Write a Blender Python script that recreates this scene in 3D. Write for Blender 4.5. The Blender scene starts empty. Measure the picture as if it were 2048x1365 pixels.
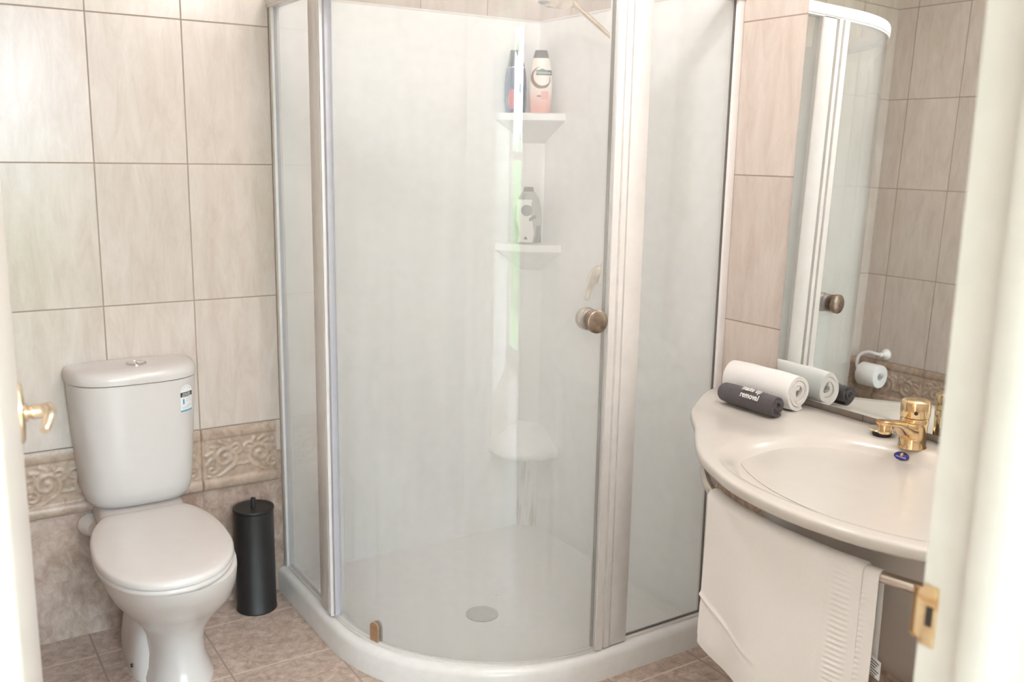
import bpy, bmesh, math, random
from mathutils import Vector, Matrix
R_ = math.radians
PI = math.pi
S = bpy.context.scene
C = S.collection
random.seed(7)

# ------------------------------------------------------------------ camera
cam = bpy.data.cameras.new('camera')
cam_o = bpy.data.objects.new('camera', cam)
C.objects.link(cam_o)
cr = Vector((0.84118635, -0.5404505, 0.01785443))
cu = Vector((0.08996476, 0.17243138, 0.98090456))
cf = Vector((0.53320902, 0.82351726, -0.19366843))
CAM = Vector((-1.94672, -2.8672, 1.42828))
m = Matrix.Identity(4)
for i in range(3):
    m[i][0], m[i][1], m[i][2], m[i][3] = cr[i], cu[i], -cf[i], CAM[i]
cam_o.matrix_world = m
cam.sensor_width = 36
cam.sensor_fit = 'HORIZONTAL'
cam.lens = 1905.2458 / 2048 * 36
cam.clip_start = 0.02
cam.dof.use_dof = True
cam.dof.focus_distance = 2.3
cam.dof.aperture_fstop = 5.6
S.camera = cam_o

# ------------------------------------------------------------------ exposure, sky, lamps
S.view_settings.view_transform = 'Standard'
S.view_settings.look = 'None'
S.view_settings.gamma = 1
S.view_settings.use_curve_mapping = False
S.view_settings.exposure = 0.77
W = bpy.data.worlds.new('sky')
S.world = W
W.use_nodes = True
bg = W.node_tree.nodes['Background']
bg.inputs['Color'].default_value = (0.70, 0.84, 1.0, 1)
bg.inputs['Strength'].default_value = 18.0


def lamp(name, loc, kind, power, color, size=0.1, rot=(0, 0, 0), size_y=None):
    l = bpy.data.lights.new(name, kind)
    l.energy = power
    l.color = color
    if kind == 'AREA':
        if size_y:
            l.shape = 'RECTANGLE'
            l.size_y = size_y
        l.size = size
    else:
        l.shadow_soft_size = size
    o = bpy.data.objects.new(name, l)
    o.location = loc
    o.rotation_euler = rot
    C.objects.link(o)
    return o


LAMP = Vector((-0.86, -1.26, 2.12))
lamp('bathroom_lamp', LAMP, 'POINT', 9.5, (1.0, 0.965, 0.955), 0.05)
BASIN_FILL = Vector((-0.80, -2.05, 2.27))
lamp('basin_fill_light', BASIN_FILL, 'POINT', 12, (1.0, 0.965, 0.955), 0.12)  # added unseen fill near the basin, evens out the room light
SHOWER_FILL = Vector((-0.50, -0.50, 2.28))
lamp('shower_fill_light', SHOWER_FILL, 'POINT', 0.3, (1.0, 0.98, 0.97), 0.10)  # added unseen fill, brightens the inside of the shower
lamp('hall_lamp', (-1.45, -3.9, 2.20), 'POINT', 8, (1.0, 0.95, 0.93), 0.2)
pl = lamp('window_portal', (-1.70, -4.58, 1.18), 'AREA', 1, (1, 1, 1), 1.6, (R_(-90), 0, 0), 2.15)
pl.data.cycles.is_portal = True

# ------------------------------------------------------------------ helpers
ROOM_W, ROOM_D, ROOM_H = 1.965, 2.427, 2.4


def wl(o):
    v = Vector(o.location)
    while o.parent:
        o = o.parent
        v += Vector(o.location)
    return v


def obj(name, bm, mat, parent=None, origin=None, smooth=True, angle=38, label=None):
    """bmesh in world coordinates -> one mesh object"""
    bmesh.ops.recalc_face_normals(bm, faces=bm.faces[:])
    base = wl(parent) if parent else (Vector(origin) if origin else Vector((0, 0, 0)))
    bmesh.ops.translate(bm, verts=bm.verts[:], vec=-base)
    for f in bm.faces:
        f.smooth = smooth
    if smooth:
        lim = R_(angle)
        for e in bm.edges:
            if len(e.link_faces) == 2 and e.calc_face_angle(0) > lim:
                e.smooth = False
    me = bpy.data.meshes.new(name)
    bm.to_mesh(me)
    bm.free()
    me.materials.append(mat)
    o = bpy.data.objects.new(name, me)
    C.objects.link(o)
    if parent:
        o.parent = parent
    else:
        o.location = base
    if label:
        o['label'] = label
    return o


def thing(name, label, cat, loc=(0, 0, 0), group=None):
    o = bpy.data.objects.new(name, None)
    o.empty_display_size = 0.05
    C.objects.link(o)
    o.location = loc
    return tag(o, label, cat, group)


def tag(o, label, cat, group=None):
    o['label'] = label
    o['category'] = cat
    if group:
        o['group'] = group
    return o


def struct(name, bm, mat, label=None, **k):
    o = obj(name, bm, mat, **k)
    o['kind'] = 'structure'
    if label:
        o['label'] = label
    return o


def NB():
    return bmesh.new()


def bx(bm, x0, x1, y0, y1, z0, z1, bev=0.0, seg=2):
    r = bmesh.ops.create_cube(bm, size=1)
    vs = r['verts']
    for v in vs:
        v.co = Vector(((x0 + x1) / 2 + v.co.x * (x1 - x0), (y0 + y1) / 2 + v.co.y * (y1 - y0), (z0 + z1) / 2 + v.co.z * (z1 - z0)))
    if bev:
        es = list({e for v in vs for e in v.link_edges})
        bmesh.ops.bevel(bm, geom=es, offset=bev, segments=seg, affect='EDGES', profile=0.5)
    return bm


def loft(bm, rings, cap=True, closed=True):
    vr = [[bm.verts.new(p) for p in r] for r in rings]
    n = len(vr[0])
    for a, b in zip(vr, vr[1:]):
        for i in range(n if closed else n - 1):
            j = (i + 1) % n
            bm.faces.new((a[i], a[j], b[j], b[i]))
    if cap and closed:
        bm.faces.new(vr[0])
        bm.faces.new(list(reversed(vr[-1])))
    return bm


def tube(bm, pts, r, n=14, cap=True):
    pts = [Vector(p) for p in pts]
    rings = []
    up = None
    for i, p in enumerate(pts):
        t = (pts[min(i + 1, len(pts) - 1)] - pts[max(i - 1, 0)]).normalized()
        if up is None:
            up = Vector((0, 0, 1)) if abs(t.z) < 0.9 else Vector((1, 0, 0))
        a = t.cross(up).normalized()
        b = a.cross(t).normalized()
        up = b
        rr = r[i] if isinstance(r, (list, tuple)) else r
        rings.append([p + a * rr * math.cos(2 * PI * k / n) + b * rr * math.sin(2 * PI * k / n) for k in range(n)])
    return loft(bm, rings, cap)


def lathe(bm, prof, base, axis=(0, 0, 1), n=32):
    """prof: list of (radius, height) along axis from base"""
    ax = Vector(axis).normalized()
    s = Vector((1, 0, 0)) if abs(ax.x) < 0.9 else Vector((0, 1, 0))
    a = ax.cross(s).normalized()
    b = ax.cross(a).normalized()
    base = Vector(base)
    rings = [[base + ax * h + (a * math.cos(2 * PI * k / n) + b * math.sin(2 * PI * k / n)) * max(r, 1e-4) for k in range(n)] for r, h in prof]
    return loft(bm, rings)


def prism(bm, poly, z0, z1):
    return loft(bm, [[(x, y, z0) for x, y in poly], [(x, y, z1) for x, y in poly]])


def spline(pts, n):
    """Catmull-Rom through points, n samples evenly spread by length"""
    P = [Vector(p) for p in pts]
    P = [P[0] * 2 - P[1]] + P + [P[-1] * 2 - P[-2]]
    d = []
    for i in range(1, len(P) - 2):
        for k in range(24):
            t = k / 24
            a, b, c, e = P[i - 1], P[i], P[i + 1], P[i + 2]
            d.append(0.5 * ((2 * b) + (c - a) * t + (2 * a - 5 * b + 4 * c - e) * t * t + (3 * b - a - 3 * c + e) * t ** 3))
    d.append(P[-2].copy())
    return resample(d, n)


def resample(d, n, closed=False):
    if closed:
        d = d + [d[0]]
    L = [0]
    for a, b in zip(d, d[1:]):
        L.append(L[-1] + (b - a).length)
    out = []
    j = 0
    cnt = n if closed else n - 1
    for i in range(n):
        s = L[-1] * i / cnt
        while j < len(L) - 2 and L[j + 1] < s:
            j += 1
        t = (s - L[j]) / max(L[j + 1] - L[j], 1e-9)
        out.append(d[j].lerp(d[j + 1], min(max(t, 0), 1)))
    return out


# ------------------------------------------------------------------ node materials
class NT:
    def __init__(self, name):
        self.m = bpy.data.materials.new(name)
        self.m.use_nodes = True
        self.t = self.m.node_tree
        self.t.nodes.clear()
        self.out = self.n('ShaderNodeOutputMaterial')

    def n(self, kind, **k):
        o = self.t.nodes.new(kind)
        for a, b in k.items():
            setattr(o, a, b)
        return o

    def l(self, a, b):
        self.t.links.new(a, b)

    def put(self, sock, v):
        if v is None:
            return
        if isinstance(v, bpy.types.NodeSocket):
            self.l(v, sock)
        elif isinstance(v, tuple) and len(v) == 3 and sock.type == 'RGBA':
            sock.default_value = (*v, 1)
        else:
            sock.default_value = v

    def math(self, op, a, b=None, c=None):
        o = self.n('ShaderNodeMath', operation=op)
        for i, v in enumerate((a, b, c)):
            if v is not None:
                self.put(o.inputs[i], v)
        return o.outputs[0]

    def pos(self):
        g = self.n('ShaderNodeNewGeometry')
        s = self.n('ShaderNodeSeparateXYZ')
        self.l(g.outputs['Position'], s.inputs[0])
        return g.outputs['Position'], s.outputs[0], s.outputs[1], s.outputs[2]

    def objco(self):
        return self.n('ShaderNodeTexCoord').outputs['Object']

    def vec(self, x, y, z):
        o = self.n('ShaderNodeCombineXYZ')
        for i, v in enumerate((x, y, z)):
            self.put(o.inputs[i], v)
        return o.outputs[0]

    def noise(self, v, scale, detail=4, rough=0.55, dist=0.0):
        o = self.n('ShaderNodeTexNoise')
        if v is not None:
            self.l(v, o.inputs['Vector'])
        o.inputs['Scale'].default_value = scale
        o.inputs['Detail'].default_value = detail
        o.inputs['Roughness'].default_value = rough
        o.inputs['Distortion'].default_value = dist
        return o.outputs[0]

    def ramp(self, f, stops):
        o = self.n('ShaderNodeValToRGB')
        e = o.color_ramp.elements
        while len(e) < len(stops):
            e.new(0.5)
        for i, (p, c) in enumerate(stops):
            e[i].position = p
            e[i].color = (*c, 1) if len(c) == 3 else c
        self.l(f, o.inputs[0])
        return o.outputs[0]

    def mix(self, f, a, b, blend='MIX'):
        o = self.n('ShaderNodeMix', data_type='RGBA', blend_type=blend)
        self.put(o.inputs[0], f)
        self.put(o.inputs[6], a)
        self.put(o.inputs[7], b)
        return o.outputs[2]

    def bump(self, h, strength=0.3, dist=0.01):
        o = self.n('ShaderNodeBump')
        o.inputs['Strength'].default_value = strength
        o.inputs['Distance'].default_value = dist
        self.l(h, o.inputs['Height'])
        return o.outputs[0]

    def pbr(self, color, rough=0.4, metal=0.0, normal=None, coat=0.0, spec=None, sheen=0.0):
        o = self.n('ShaderNodeBsdfPrincipled')
        self.put(o.inputs['Base Color'], color)
        self.put(o.inputs['Roughness'], rough)
        self.put(o.inputs['Metallic'], metal)
        o.inputs['Coat Weight'].default_value = coat
        o.inputs['Coat Roughness'].default_value = 0.05
        o.inputs['Sheen Weight'].default_value = sheen
        if spec is not None:
            o.inputs['Specular IOR Level'].default_value = spec
        if normal is not None:
            self.l(normal, o.inputs['Normal'])
        self.l(o.outputs[0], self.out.inputs[0])
        return o


def simple(name, color, rough=0.4, metal=0.0, coat=0.0, vary=0.03, scale=25, bump=0.0, bscale=300, sheen=0.0):
    """plain coloured material with a little procedural mottling"""
    t = NT(name)
    co = t.objco()
    f = t.noise(co, scale, 3)
    a = tuple(max(0, c * (1 - vary)) for c in color)
    b = tuple(min(1, c * (1 + vary)) for c in color)
    col = t.ramp(f, [(0.3, a), (0.7, b)])
    nrm = t.bump(t.noise(co, bscale, 3), bump, 0.002) if bump else None
    t.pbr(col, rough, metal, nrm, coat, sheen=sheen)
    return t.m


Z_B0, Z_B1, TH, TW = 0.3824, 0.5806, 0.40, 0.252
TOP_A, TOP_B, TOP_C = (0.545, 0.455, 0.395), (0.60, 0.515, 0.455), (0.64, 0.56, 0.505)
LOW_A, LOW_B, LOW_C = (0.32, 0.22, 0.175), (0.44, 0.325, 0.265), (0.55, 0.435, 0.37)


def marble(t, co_s, seed_v, stops, spots, fk=1.0):
    big = t.noise(co_s, 9.0 * fk, 7, 0.70, 0.5)
    col = t.ramp(big, stops)
    fine = t.noise(co_s, 46.0, 5, 0.72, 0.3)
    f = t.ramp(fine, [(0.30, (1, 1, 1)), (0.44, (0, 0, 0))])
    return t.mix(t.math('MULTIPLY', f, spots[0]), col, spots[1])


def tile_mat(name, axis, u0):
    t = NT(name)
    p, x, y, z = t.pos()
    u = x if axis == 'x' else y
    uu = t.math('DIVIDE', t.math('SUBTRACT', u, u0), TW)
    fu = t.math('FRACT', uu)
    du = t.math('MULTIPLY', t.math('MINIMUM', fu, t.math('SUBTRACT', 1.0, fu)), TW)
    zz = t.math('DIVIDE', t.math('SUBTRACT', z, Z_B1), TH)
    fz = t.math('FRACT', zz)
    dz = t.math('MULTIPLY', t.math('MINIMUM', fz, t.math('SUBTRACT', 1.0, fz)), TH)
    low = t.math('LESS_THAN', z, 0.48)
    dl = t.math('ABSOLUTE', t.math('SUBTRACT', z, Z_B0))
    dz2 = t.math('ADD', t.math('MULTIPLY', low, dl), t.math('MULTIPLY', t.math('SUBTRACT', 1.0, low), dz))
    d = t.math('MINIMUM', du, dz2)
    mr = t.n('ShaderNodeMapRange', interpolation_type='SMOOTHSTEP')
    t.l(d, mr.inputs[0])
    mr.inputs[1].default_value = 0.0011
    mr.inputs[2].default_value = 0.0026
    mr.inputs[3].default_value = 1
    mr.inputs[4].default_value = 0
    grout = mr.outputs[0]
    cu_ = t.math('FLOOR', uu)
    cz_ = t.math('FLOOR', zz)
    wn = t.n('ShaderNodeTexWhiteNoise', noise_dimensions='2D')
    t.l(t.vec(cu_, cz_, 0.0), wn.inputs['Vector'])
    seed = wn.outputs[0]
    off = t.math('MULTIPLY', seed, 9.0)
    st = t.vec(t.math('ADD', t.math('MULTIPLY', u, 2.4), off), off, t.math('MULTIPLY', z, 0.55))
    top = marble(t, st, seed, [(0.34, TOP_A), (0.50, TOP_B), (0.64, TOP_C)], (0.28, (0.56, 0.44, 0.35)))
    st2 = t.vec(t.math('ADD', t.math('MULTIPLY', u, 1.9), off), off, t.math('MULTIPLY', z, 1.3))
    lo = marble(t, st2, seed, [(0.32, LOW_A), (0.48, LOW_B), (0.66, LOW_C)], (0.6, (0.35, 0.235, 0.185)), 1.7)
    col = t.mix(low, top, lo)
    br = t.math('ADD', 0.95, t.math('MULTIPLY', seed, 0.08))
    col = t.mix(1.0, col, t.vec(br, br, br), 'MULTIPLY')
    col = t.mix(grout, col, (0.33, 0.255, 0.21))
    h = t.math('SUBTRACT', t.math('MULTIPLY', t.noise(st, 30, 4), 0.10), grout)
    rough = t.math('ADD', 0.26, t.math('MULTIPLY', grout, 0.5))
    t.pbr(col, rough, 0, t.bump(h, 0.35, 0.002))
    return t.m


def floor_mat():
    t = NT('floor_tiles')
    p, x, y, z = t.pos()
    TX, TY = 0.2935, 0.303
    ux = t.math('DIVIDE', t.math('SUBTRACT', x, -1.572), TX)
    uy = t.math('DIVIDE', t.math('SUBTRACT', y, -0.142), TY)
    fx, fy = t.math('FRACT', ux), t.math('FRACT', uy)
    dx = t.math('MULTIPLY', t.math('MINIMUM', fx, t.math('SUBTRACT', 1.0, fx)), TX)
    dy = t.math('MULTIPLY', t.math('MINIMUM', fy, t.math('SUBTRACT', 1.0, fy)), TY)
    mr = t.n('ShaderNodeMapRange', interpolation_type='SMOOTHSTEP')
    t.l(t.math('MINIMUM', dx, dy), mr.inputs[0])
    mr.inputs[1].default_value = 0.0022
    mr.inputs[2].default_value = 0.0042
    mr.inputs[3].default_value = 1
    mr.inputs[4].default_value = 0
    g = mr.outputs[0]
    wn = t.n('ShaderNodeTexWhiteNoise', noise_dimensions='2D')
    t.l(t.vec(t.math('FLOOR', ux), t.math('FLOOR', uy), 0.0), wn.inputs['Vector'])
    off = t.math('MULTIPLY', wn.outputs[0], 7.0)
    st = t.vec(t.math('ADD', t.math('MULTIPLY', x, 1.9), off), t.math('MULTIPLY', y, 1.9), off)
    col = marble(t, st, None, [(0.34, (0.37, 0.275, 0.22)), (0.50, (0.53, 0.415, 0.345)), (0.64, (0.66, 0.555, 0.48))], (0.7, (0.34, 0.23, 0.175)), 2.0)
    mx_ = t.n('ShaderNodeMapRange', interpolation_type='SMOOTHSTEP')
    t.l(dx, mx_.inputs[0])
    mx_.inputs[1].default_value = 0.0022
    mx_.inputs[2].default_value = 0.0042
    mx_.inputs[3].default_value = 1
    mx_.inputs[4].default_value = 0
    col = t.mix(g, col, t.mix(mx_.outputs[0], (0.72, 0.60, 0.52), (0.40, 0.31, 0.26)))  # lines along y get darker grout: their shade is put into the colour
    h = t.math('SUBTRACT', t.math('MULTIPLY', t.noise(st, 40, 4), 0.2), t.math('MULTIPLY', g, 0.6))
    t.pbr(col, t.math('ADD', 0.36, t.math('MULTIPLY', g, 0.4)), 0, t.bump(h, 0.4, 0.002))
    return t.m


def border_mat():
    t = NT('border_relief')
    co = t.objco()
    col = marble(t, co, None, [(0.34, (0.28, 0.185, 0.13)), (0.50, (0.39, 0.28, 0.21)), (0.66, (0.50, 0.385, 0.305))], (0.5, (0.26, 0.17, 0.115)), 3.0)
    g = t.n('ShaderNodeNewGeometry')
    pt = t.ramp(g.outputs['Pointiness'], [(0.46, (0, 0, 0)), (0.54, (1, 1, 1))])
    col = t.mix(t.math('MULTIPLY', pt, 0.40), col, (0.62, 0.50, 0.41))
    t.pbr(col, 0.35, 0, t.bump(t.noise(co, 60, 4), 0.15, 0.002))
    return t.m


def glass_mat(name, tint, haze_lo, haze_hi, z0, z1):
    """thin clear pane with a film of dried soap that is thicker low down"""
    t = NT(name)
    p, x, y, z = t.pos()
    lw = t.n('ShaderNodeLayerWeight')
    lw.inputs['Blend'].default_value = 0.5
    f5 = t.math('POWER', lw.outputs['Facing'], 5.0)
    fres = t.math('ADD', 0.045, t.math('MULTIPLY', f5, 0.9))
    tr = t.n('ShaderNodeBsdfTransparent')
    tr.inputs[0].default_value = (*tint, 1)
    gl = t.n('ShaderNodeBsdfGlossy')
    gl.inputs['Roughness'].default_value = 0.02
    mr = t.n('ShaderNodeMapRange', interpolation_type='SMOOTHSTEP')
    t.l(z, mr.inputs[0])
    mr.inputs[1].default_value = z0
    mr.inputs[2].default_value = z1
    mr.inputs[3].default_value = haze_lo
    mr.inputs[4].default_value = haze_hi
    streak = t.noise(t.vec(t.math('MULTIPLY', x, 9.0), t.math('MULTIPLY', y, 9.0), t.math('MULTIPLY', z, 0.6)), 2.0, 3)
    hz = t.math('MULTIPLY', mr.outputs[0], t.math('ADD', 0.87, t.math('MULTIPLY', streak, 0.2)))
    df = t.n('ShaderNodeBsdfDiffuse')
    df.inputs[0].default_value = (0.96, 0.96, 0.96, 1)
    tl = t.n('ShaderNodeBsdfTranslucent')
    tl.inputs[0].default_value = (0.96, 0.96, 0.96, 1)
    m1 = t.n('ShaderNodeMixShader')
    m1.inputs[0].default_value = 0.5
    t.l(df.outputs[0], m1.inputs[1])
    t.l(tl.outputs[0], m1.inputs[2])
    m2 = t.n('ShaderNodeMixShader')
    t.l(hz, m2.inputs[0])
    t.l(tr.outputs[0], m2.inputs[1])
    t.l(m1.outputs[0], m2.inputs[2])
    m3 = t.n('ShaderNodeMixShader')
    t.l(fres, m3.inputs[0])
    t.l(m2.outputs[0], m3.inputs[1])
    t.l(gl.outputs[0], m3.inputs[2])
    t.l(m3.outputs[0], t.out.inputs[0])
    return t.m


def mirror_mat():
    t = NT('mirror_silver')
    g = t.n('ShaderNodeBsdfGlossy')
    g.inputs['Roughness'].default_value = 0.0
    f = t.noise(t.objco(), 4, 2)
    t.l(t.ramp(f, [(0.3, (0.86, 0.90, 0.895)), (0.7, (0.88, 0.915, 0.91))]), g.inputs[0])
    t.l(g.outputs[0], t.out.inputs[0])
    return t.m


def brass_mat(name, a, b, rough=0.18, scale=18, stain=None):
    t = NT(name)
    co = t.objco()
    f = t.noise(co, scale, 4, 0.6, 0.4)
    col = t.ramp(f, [(0.35, a), (0.65, b)])
    if stain:
        s = t.ramp(t.noise(co, scale * 1.7, 5, 0.6, 0.8), [(0.52, (0, 0, 0)), (0.62, (1, 1, 1))])
        col = t.mix(t.math('MULTIPLY', s, 0.8), col, stain)
    t.pbr(col, rough, 1.0)
    return t.m


def terry(name, color, scale=420, strength=0.6):
    t = NT(name)
    co = t.objco()
    col = t.ramp(t.noise(co, scale, 2), [(0.3, tuple(c * 0.95 for c in color)), (0.7, tuple(min(1, c * 1.03) for c in color))])
    t.pbr(col, 0.95, 0, t.bump(t.noise(co, scale, 3), strength, 0.004), sheen=0.25, spec=0.1)
    return t.m


def stained_acrylic():
    """white acrylic with the brown runs below the foot rest"""
    t = NT('acrylic_with_runs')
    p, x, y, z = t.pos()
    d = t.math('SUBTRACT', x, y)
    run = t.noise(t.vec(t.math('MULTIPLY', d, 26.0), 0.0, t.math('MULTIPLY', z, 2.5)), 2.2, 4, 0.6, 0.3)
    k = t.ramp(run, [(0.50, (0, 0, 0)), (0.62, (1, 1, 1))])
    zl = t.math('MULTIPLY', t.math('LESS_THAN', z, 0.36), 0.55)
    col = t.mix(t.math('MULTIPLY', k, zl), (0.93, 0.925, 0.925), (0.50, 0.38, 0.28))
    t.pbr(col, 0.22)
    return t.m


M = {}
M['tile_x'] = tile_mat('wall_tiles_back', 'x', -1.472)
M['tile_y'] = tile_mat('wall_tiles_side', 'y', -1.193)
M['tile_l'] = tile_mat('wall_tiles_left', 'y', -0.100)
M['floor'] = floor_mat()
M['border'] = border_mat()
M['ceil'] = simple('ceiling_paint', (0.86, 0.84, 0.81), 0.8)
M['paint'] = simple('door_paint', (0.62, 0.565, 0.525), 0.35)
M['hallwall'] = simple('hall_paint', (0.80, 0.755, 0.71), 0.7)
M['hallfloor'] = simple('hall_boards', (0.42, 0.30, 0.21), 0.4, vary=0.2, scale=6)
M['acrylic'] = simple('white_acrylic', (0.93, 0.925, 0.925), 0.2)
M['tray'] = simple('tray_acrylic', (0.86, 0.84, 0.825), 0.2)
M['runs'] = stained_acrylic()
M['frame'] = simple('white_enamel_frame', (0.78, 0.745, 0.72), 0.3)
M['seal'] = simple('grey_seal', (0.50, 0.485, 0.53), 0.4)
M['darkseal'] = simple('dark_rubber_seal', (0.10, 0.085, 0.075), 0.6)
M['glass'] = glass_mat('shower_glass', (0.985, 0.992, 0.988), 0.225, 0.11, 1.28, 1.52)
M['sideglass'] = glass_mat('fixed_glass', (0.985, 0.992, 0.988), 0.14, 0.07, 0.5, 1.5)
M['glassedge'] = simple('glass_edge_green', (0.10, 0.22, 0.18), 0.2)
M['mirror'] = mirror_mat()
M['mirrorback'] = simple('mirror_backing', (0.20, 0.16, 0.13), 0.7)
M['porcelain'] = simple('vitreous_china', (0.655, 0.605, 0.575), 0.22, coat=0.1, vary=0.01)
M['seatplastic'] = simple('toilet_seat_plastic', (0.665, 0.615, 0.585), 0.24, coat=0.05, vary=0.01)
M['basin'] = simple('ivory_basin_china', (0.60, 0.56, 0.51), 0.20, coat=0.2, vary=0.01)
M['chrome'] = simple('chrome', (0.72, 0.70, 0.68), 0.12, 1.0)
M['steel'] = simple('satin_steel', (0.66, 0.60, 0.54), 0.22, 1.0)
M['drain'] = simple('drain_steel', (0.50, 0.485, 0.47), 0.55, 0.6, vary=0.15, scale=180)
M['gold'] = brass_mat('polished_gold', (0.80, 0.58, 0.33), (0.90, 0.70, 0.44), 0.12, 20, (0.62, 0.33, 0.13))
M['palegold'] = brass_mat('pale_gold', (0.74, 0.62, 0.46), (0.84, 0.73, 0.58), 0.2, 30)
M['bronze'] = brass_mat('brushed_bronze', (0.27, 0.205, 0.165), (0.40, 0.31, 0.25), 0.32, 60)
M['brass'] = brass_mat('clip_brass', (0.56, 0.40, 0.26), (0.66, 0.49, 0.33), 0.35, 60)
M['black'] = simple('black_powder_coat', (0.018, 0.016, 0.016), 0.42, vary=0.3, scale=500, bump=0.25, bscale=900)
M['rubber'] = simple('black_rubber', (0.03, 0.02, 0.018), 0.6)
M['white_towel'] = terry('white_terry', (0.87, 0.84, 0.81), 700, 0.5)
M['bath_towel'] = terry('bath_towel_terry', (0.95, 0.91, 0.885), 900, 0.25)
M['grey_towel'] = terry('charcoal_terry', (0.105, 0.09, 0.095), 520, 0.9)
M['ink_white'] = simple('white_thread', (0.86, 0.84, 0.82), 0.8)
M['ink_black'] = simple('black_ink', (0.02, 0.02, 0.02), 0.7)
M['paper'] = simple('white_paper', (0.85, 0.83, 0.80), 0.85)
M['white_plastic'] = simple('white_plastic', (0.83, 0.80, 0.77), 0.25)
M['label_black'] = simple('label_black', (0.025, 0.025, 0.025), 0.5)
M['label_blue'] = simple('label_blue', (0.05, 0.30, 0.55), 0.5)
M['label_white'] = simple('label_white', (0.82, 0.80, 0.77), 0.5)
M['badge_blue'] = simple('badge_blue', (0.035, 0.03, 0.23), 0.25)
M['badge_gold'] = simple('badge_gold', (0.75, 0.52, 0.20), 0.35)
M['blue_plastic'] = simple('blue_bottle_plastic', (0.015, 0.03, 0.13), 0.25)
M['blue_cap'] = simple('dark_blue_cap', (0.012, 0.02, 0.06), 0.3)
M['red_print'] = simple('red_print', (0.50, 0.04, 0.08), 0.4)
M['dark_cap'] = simple('dark_cap', (0.015, 0.02, 0.02), 0.35)
M['green_print'] = simple('dark_green_print', (0.01, 0.06, 0.035), 0.4)
M['brown_print'] = simple('brown_print', (0.16, 0.05, 0.025), 0.4)
M['pink_print'] = simple('pink_print', (0.78, 0.38, 0.33), 0.4)
M['bulb'] = simple('lamp_glass', (0.9, 0.88, 0.84), 0.4)
M['leaf'] = simple('hedge_leaves', (0.10, 0.24, 0.04), 0.6, vary=0.6, scale=30)
M['bark'] = simple('tree_bark', (0.12, 0.08, 0.05), 0.9, vary=0.3)
M['grass'] = simple('lawn', (0.12, 0.22, 0.05), 0.8, vary=0.4, scale=20)
M['clear_plastic'] = simple('smoky_bottle_plastic', (0.30, 0.30, 0.28), 0.2)


def pink_bottle_mat():
    t = NT('pink_cream_bottle')
    p, x, y, z = t.pos()
    mr = t.n('ShaderNodeMapRange', interpolation_type='SMOOTHSTEP')
    t.l(z, mr.inputs[0])
    mr.inputs[1].default_value = 1.575
    mr.inputs[2].default_value = 1.66
    t.pbr(t.mix(mr.outputs[0], (0.80, 0.40, 0.34), (0.84, 0.77, 0.70)), 0.3)
    return t.m


M['pink_bottle'] = pink_bottle_mat()

# ------------------------------------------------------------------ room shell
D, H = ROOM_D, ROOM_H
struct('floor', bx(NB(), -ROOM_W, 0, -D, 0, -0.1, 0), M['floor'], 'mottled pinkish brown floor tiles with pale grout')
struct('ceiling', bx(NB(), -ROOM_W, 0, -D, 0, H, H + 0.1), M['ceil'], 'white bathroom ceiling')
struct('wall_back', bx(NB(), -ROOM_W - 0.12, 0.12, 0, 0.12, -0.1, H + 0.1), M['tile_x'], 'beige marbled tile wall behind the toilet')
struct('wall_right', bx(NB(), 0, 0.12, -D, 0, -0.1, H + 0.1), M['tile_y'], 'beige marbled tile wall behind the basin')
struct('wall_left', bx(NB(), -ROOM_W - 0.12, -ROOM_W, -D, 0, -0.1, H + 0.1), M['tile_l'], 'beige marbled tile wall seen in the mirror')
JX, JL, DOOR_H = -1.242, -1.945, 2.03        # door opening
b = NB()
bx(b, JX + 0.02, 0.12, -D - 0.12, -D, -0.1, H + 0.1)
bx(b, -ROOM_W - 0.12, JL - 0.015, -D - 0.12, -D, -0.1, H + 0.1)
bx(b, JL - 0.015, JX + 0.02, -D - 0.12, -D, DOOR_H + 0.02, H + 0.1)
struct('wall_front', b, M['hallwall'], 'painted wall with the doorway', smooth=False)


# --- relief border tiles
def spiral(cx, cy, r0, turns, a0, sgn=1, n=46):
    out = []
    for i in range(n):
        t = i / (n - 1)
        a = a0 + sgn * turns * 2 * PI * t
        r = r0 * (1 - 0.85 * t)
        out.append((cx + r * math.cos(a), cy + r * math.sin(a)))
    return out


BH = Z_B1 - Z_B0
SC = []                                       # scroll strokes on one border tile: (points, half width, height)
for mx in (0, 1):
    q = []
    q.append((spiral(0.070, 0.098, 0.040, 1.4, -1.2, 1), 0.0055, 0.0045))
    q.append((spiral(0.108, 0.120, 0.020, 1.1, 2.6, -1), 0.004, 0.004))
    q.append((spiral(0.030, 0.066, 0.020, 1.0, 1.2, -1), 0.004, 0.004))
    q.append(([(0.02 + 0.105 * i / 20, 0.056 + 0.018 * math.cos(i / 20 * PI * 1.4 + 2.4)) for i in range(21)], 0.004, 0.004))
    q.append(([(0.028 + 0.012 * math.sin(i / 6), 0.085 + 0.05 * i / 14) for i in range(15)], 0.005, 0.0035))
    for j in range(6):
        a = 0.4 + j * 0.55
        q.append(([(0.070 + (0.043 + 0.014 * i / 6) * math.cos(a + i * 0.05), 0.098 + (0.043 + 0.012 * i / 6) * math.sin(a + i * 0.05)) for i in range(7)], 0.0045, 0.0035))
    for pts, w, h in q:
        SC.append(([(TW - px if mx else px, py) for px, py in pts], w, h))
NU, NV = 64, 56
HGT = []
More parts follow.
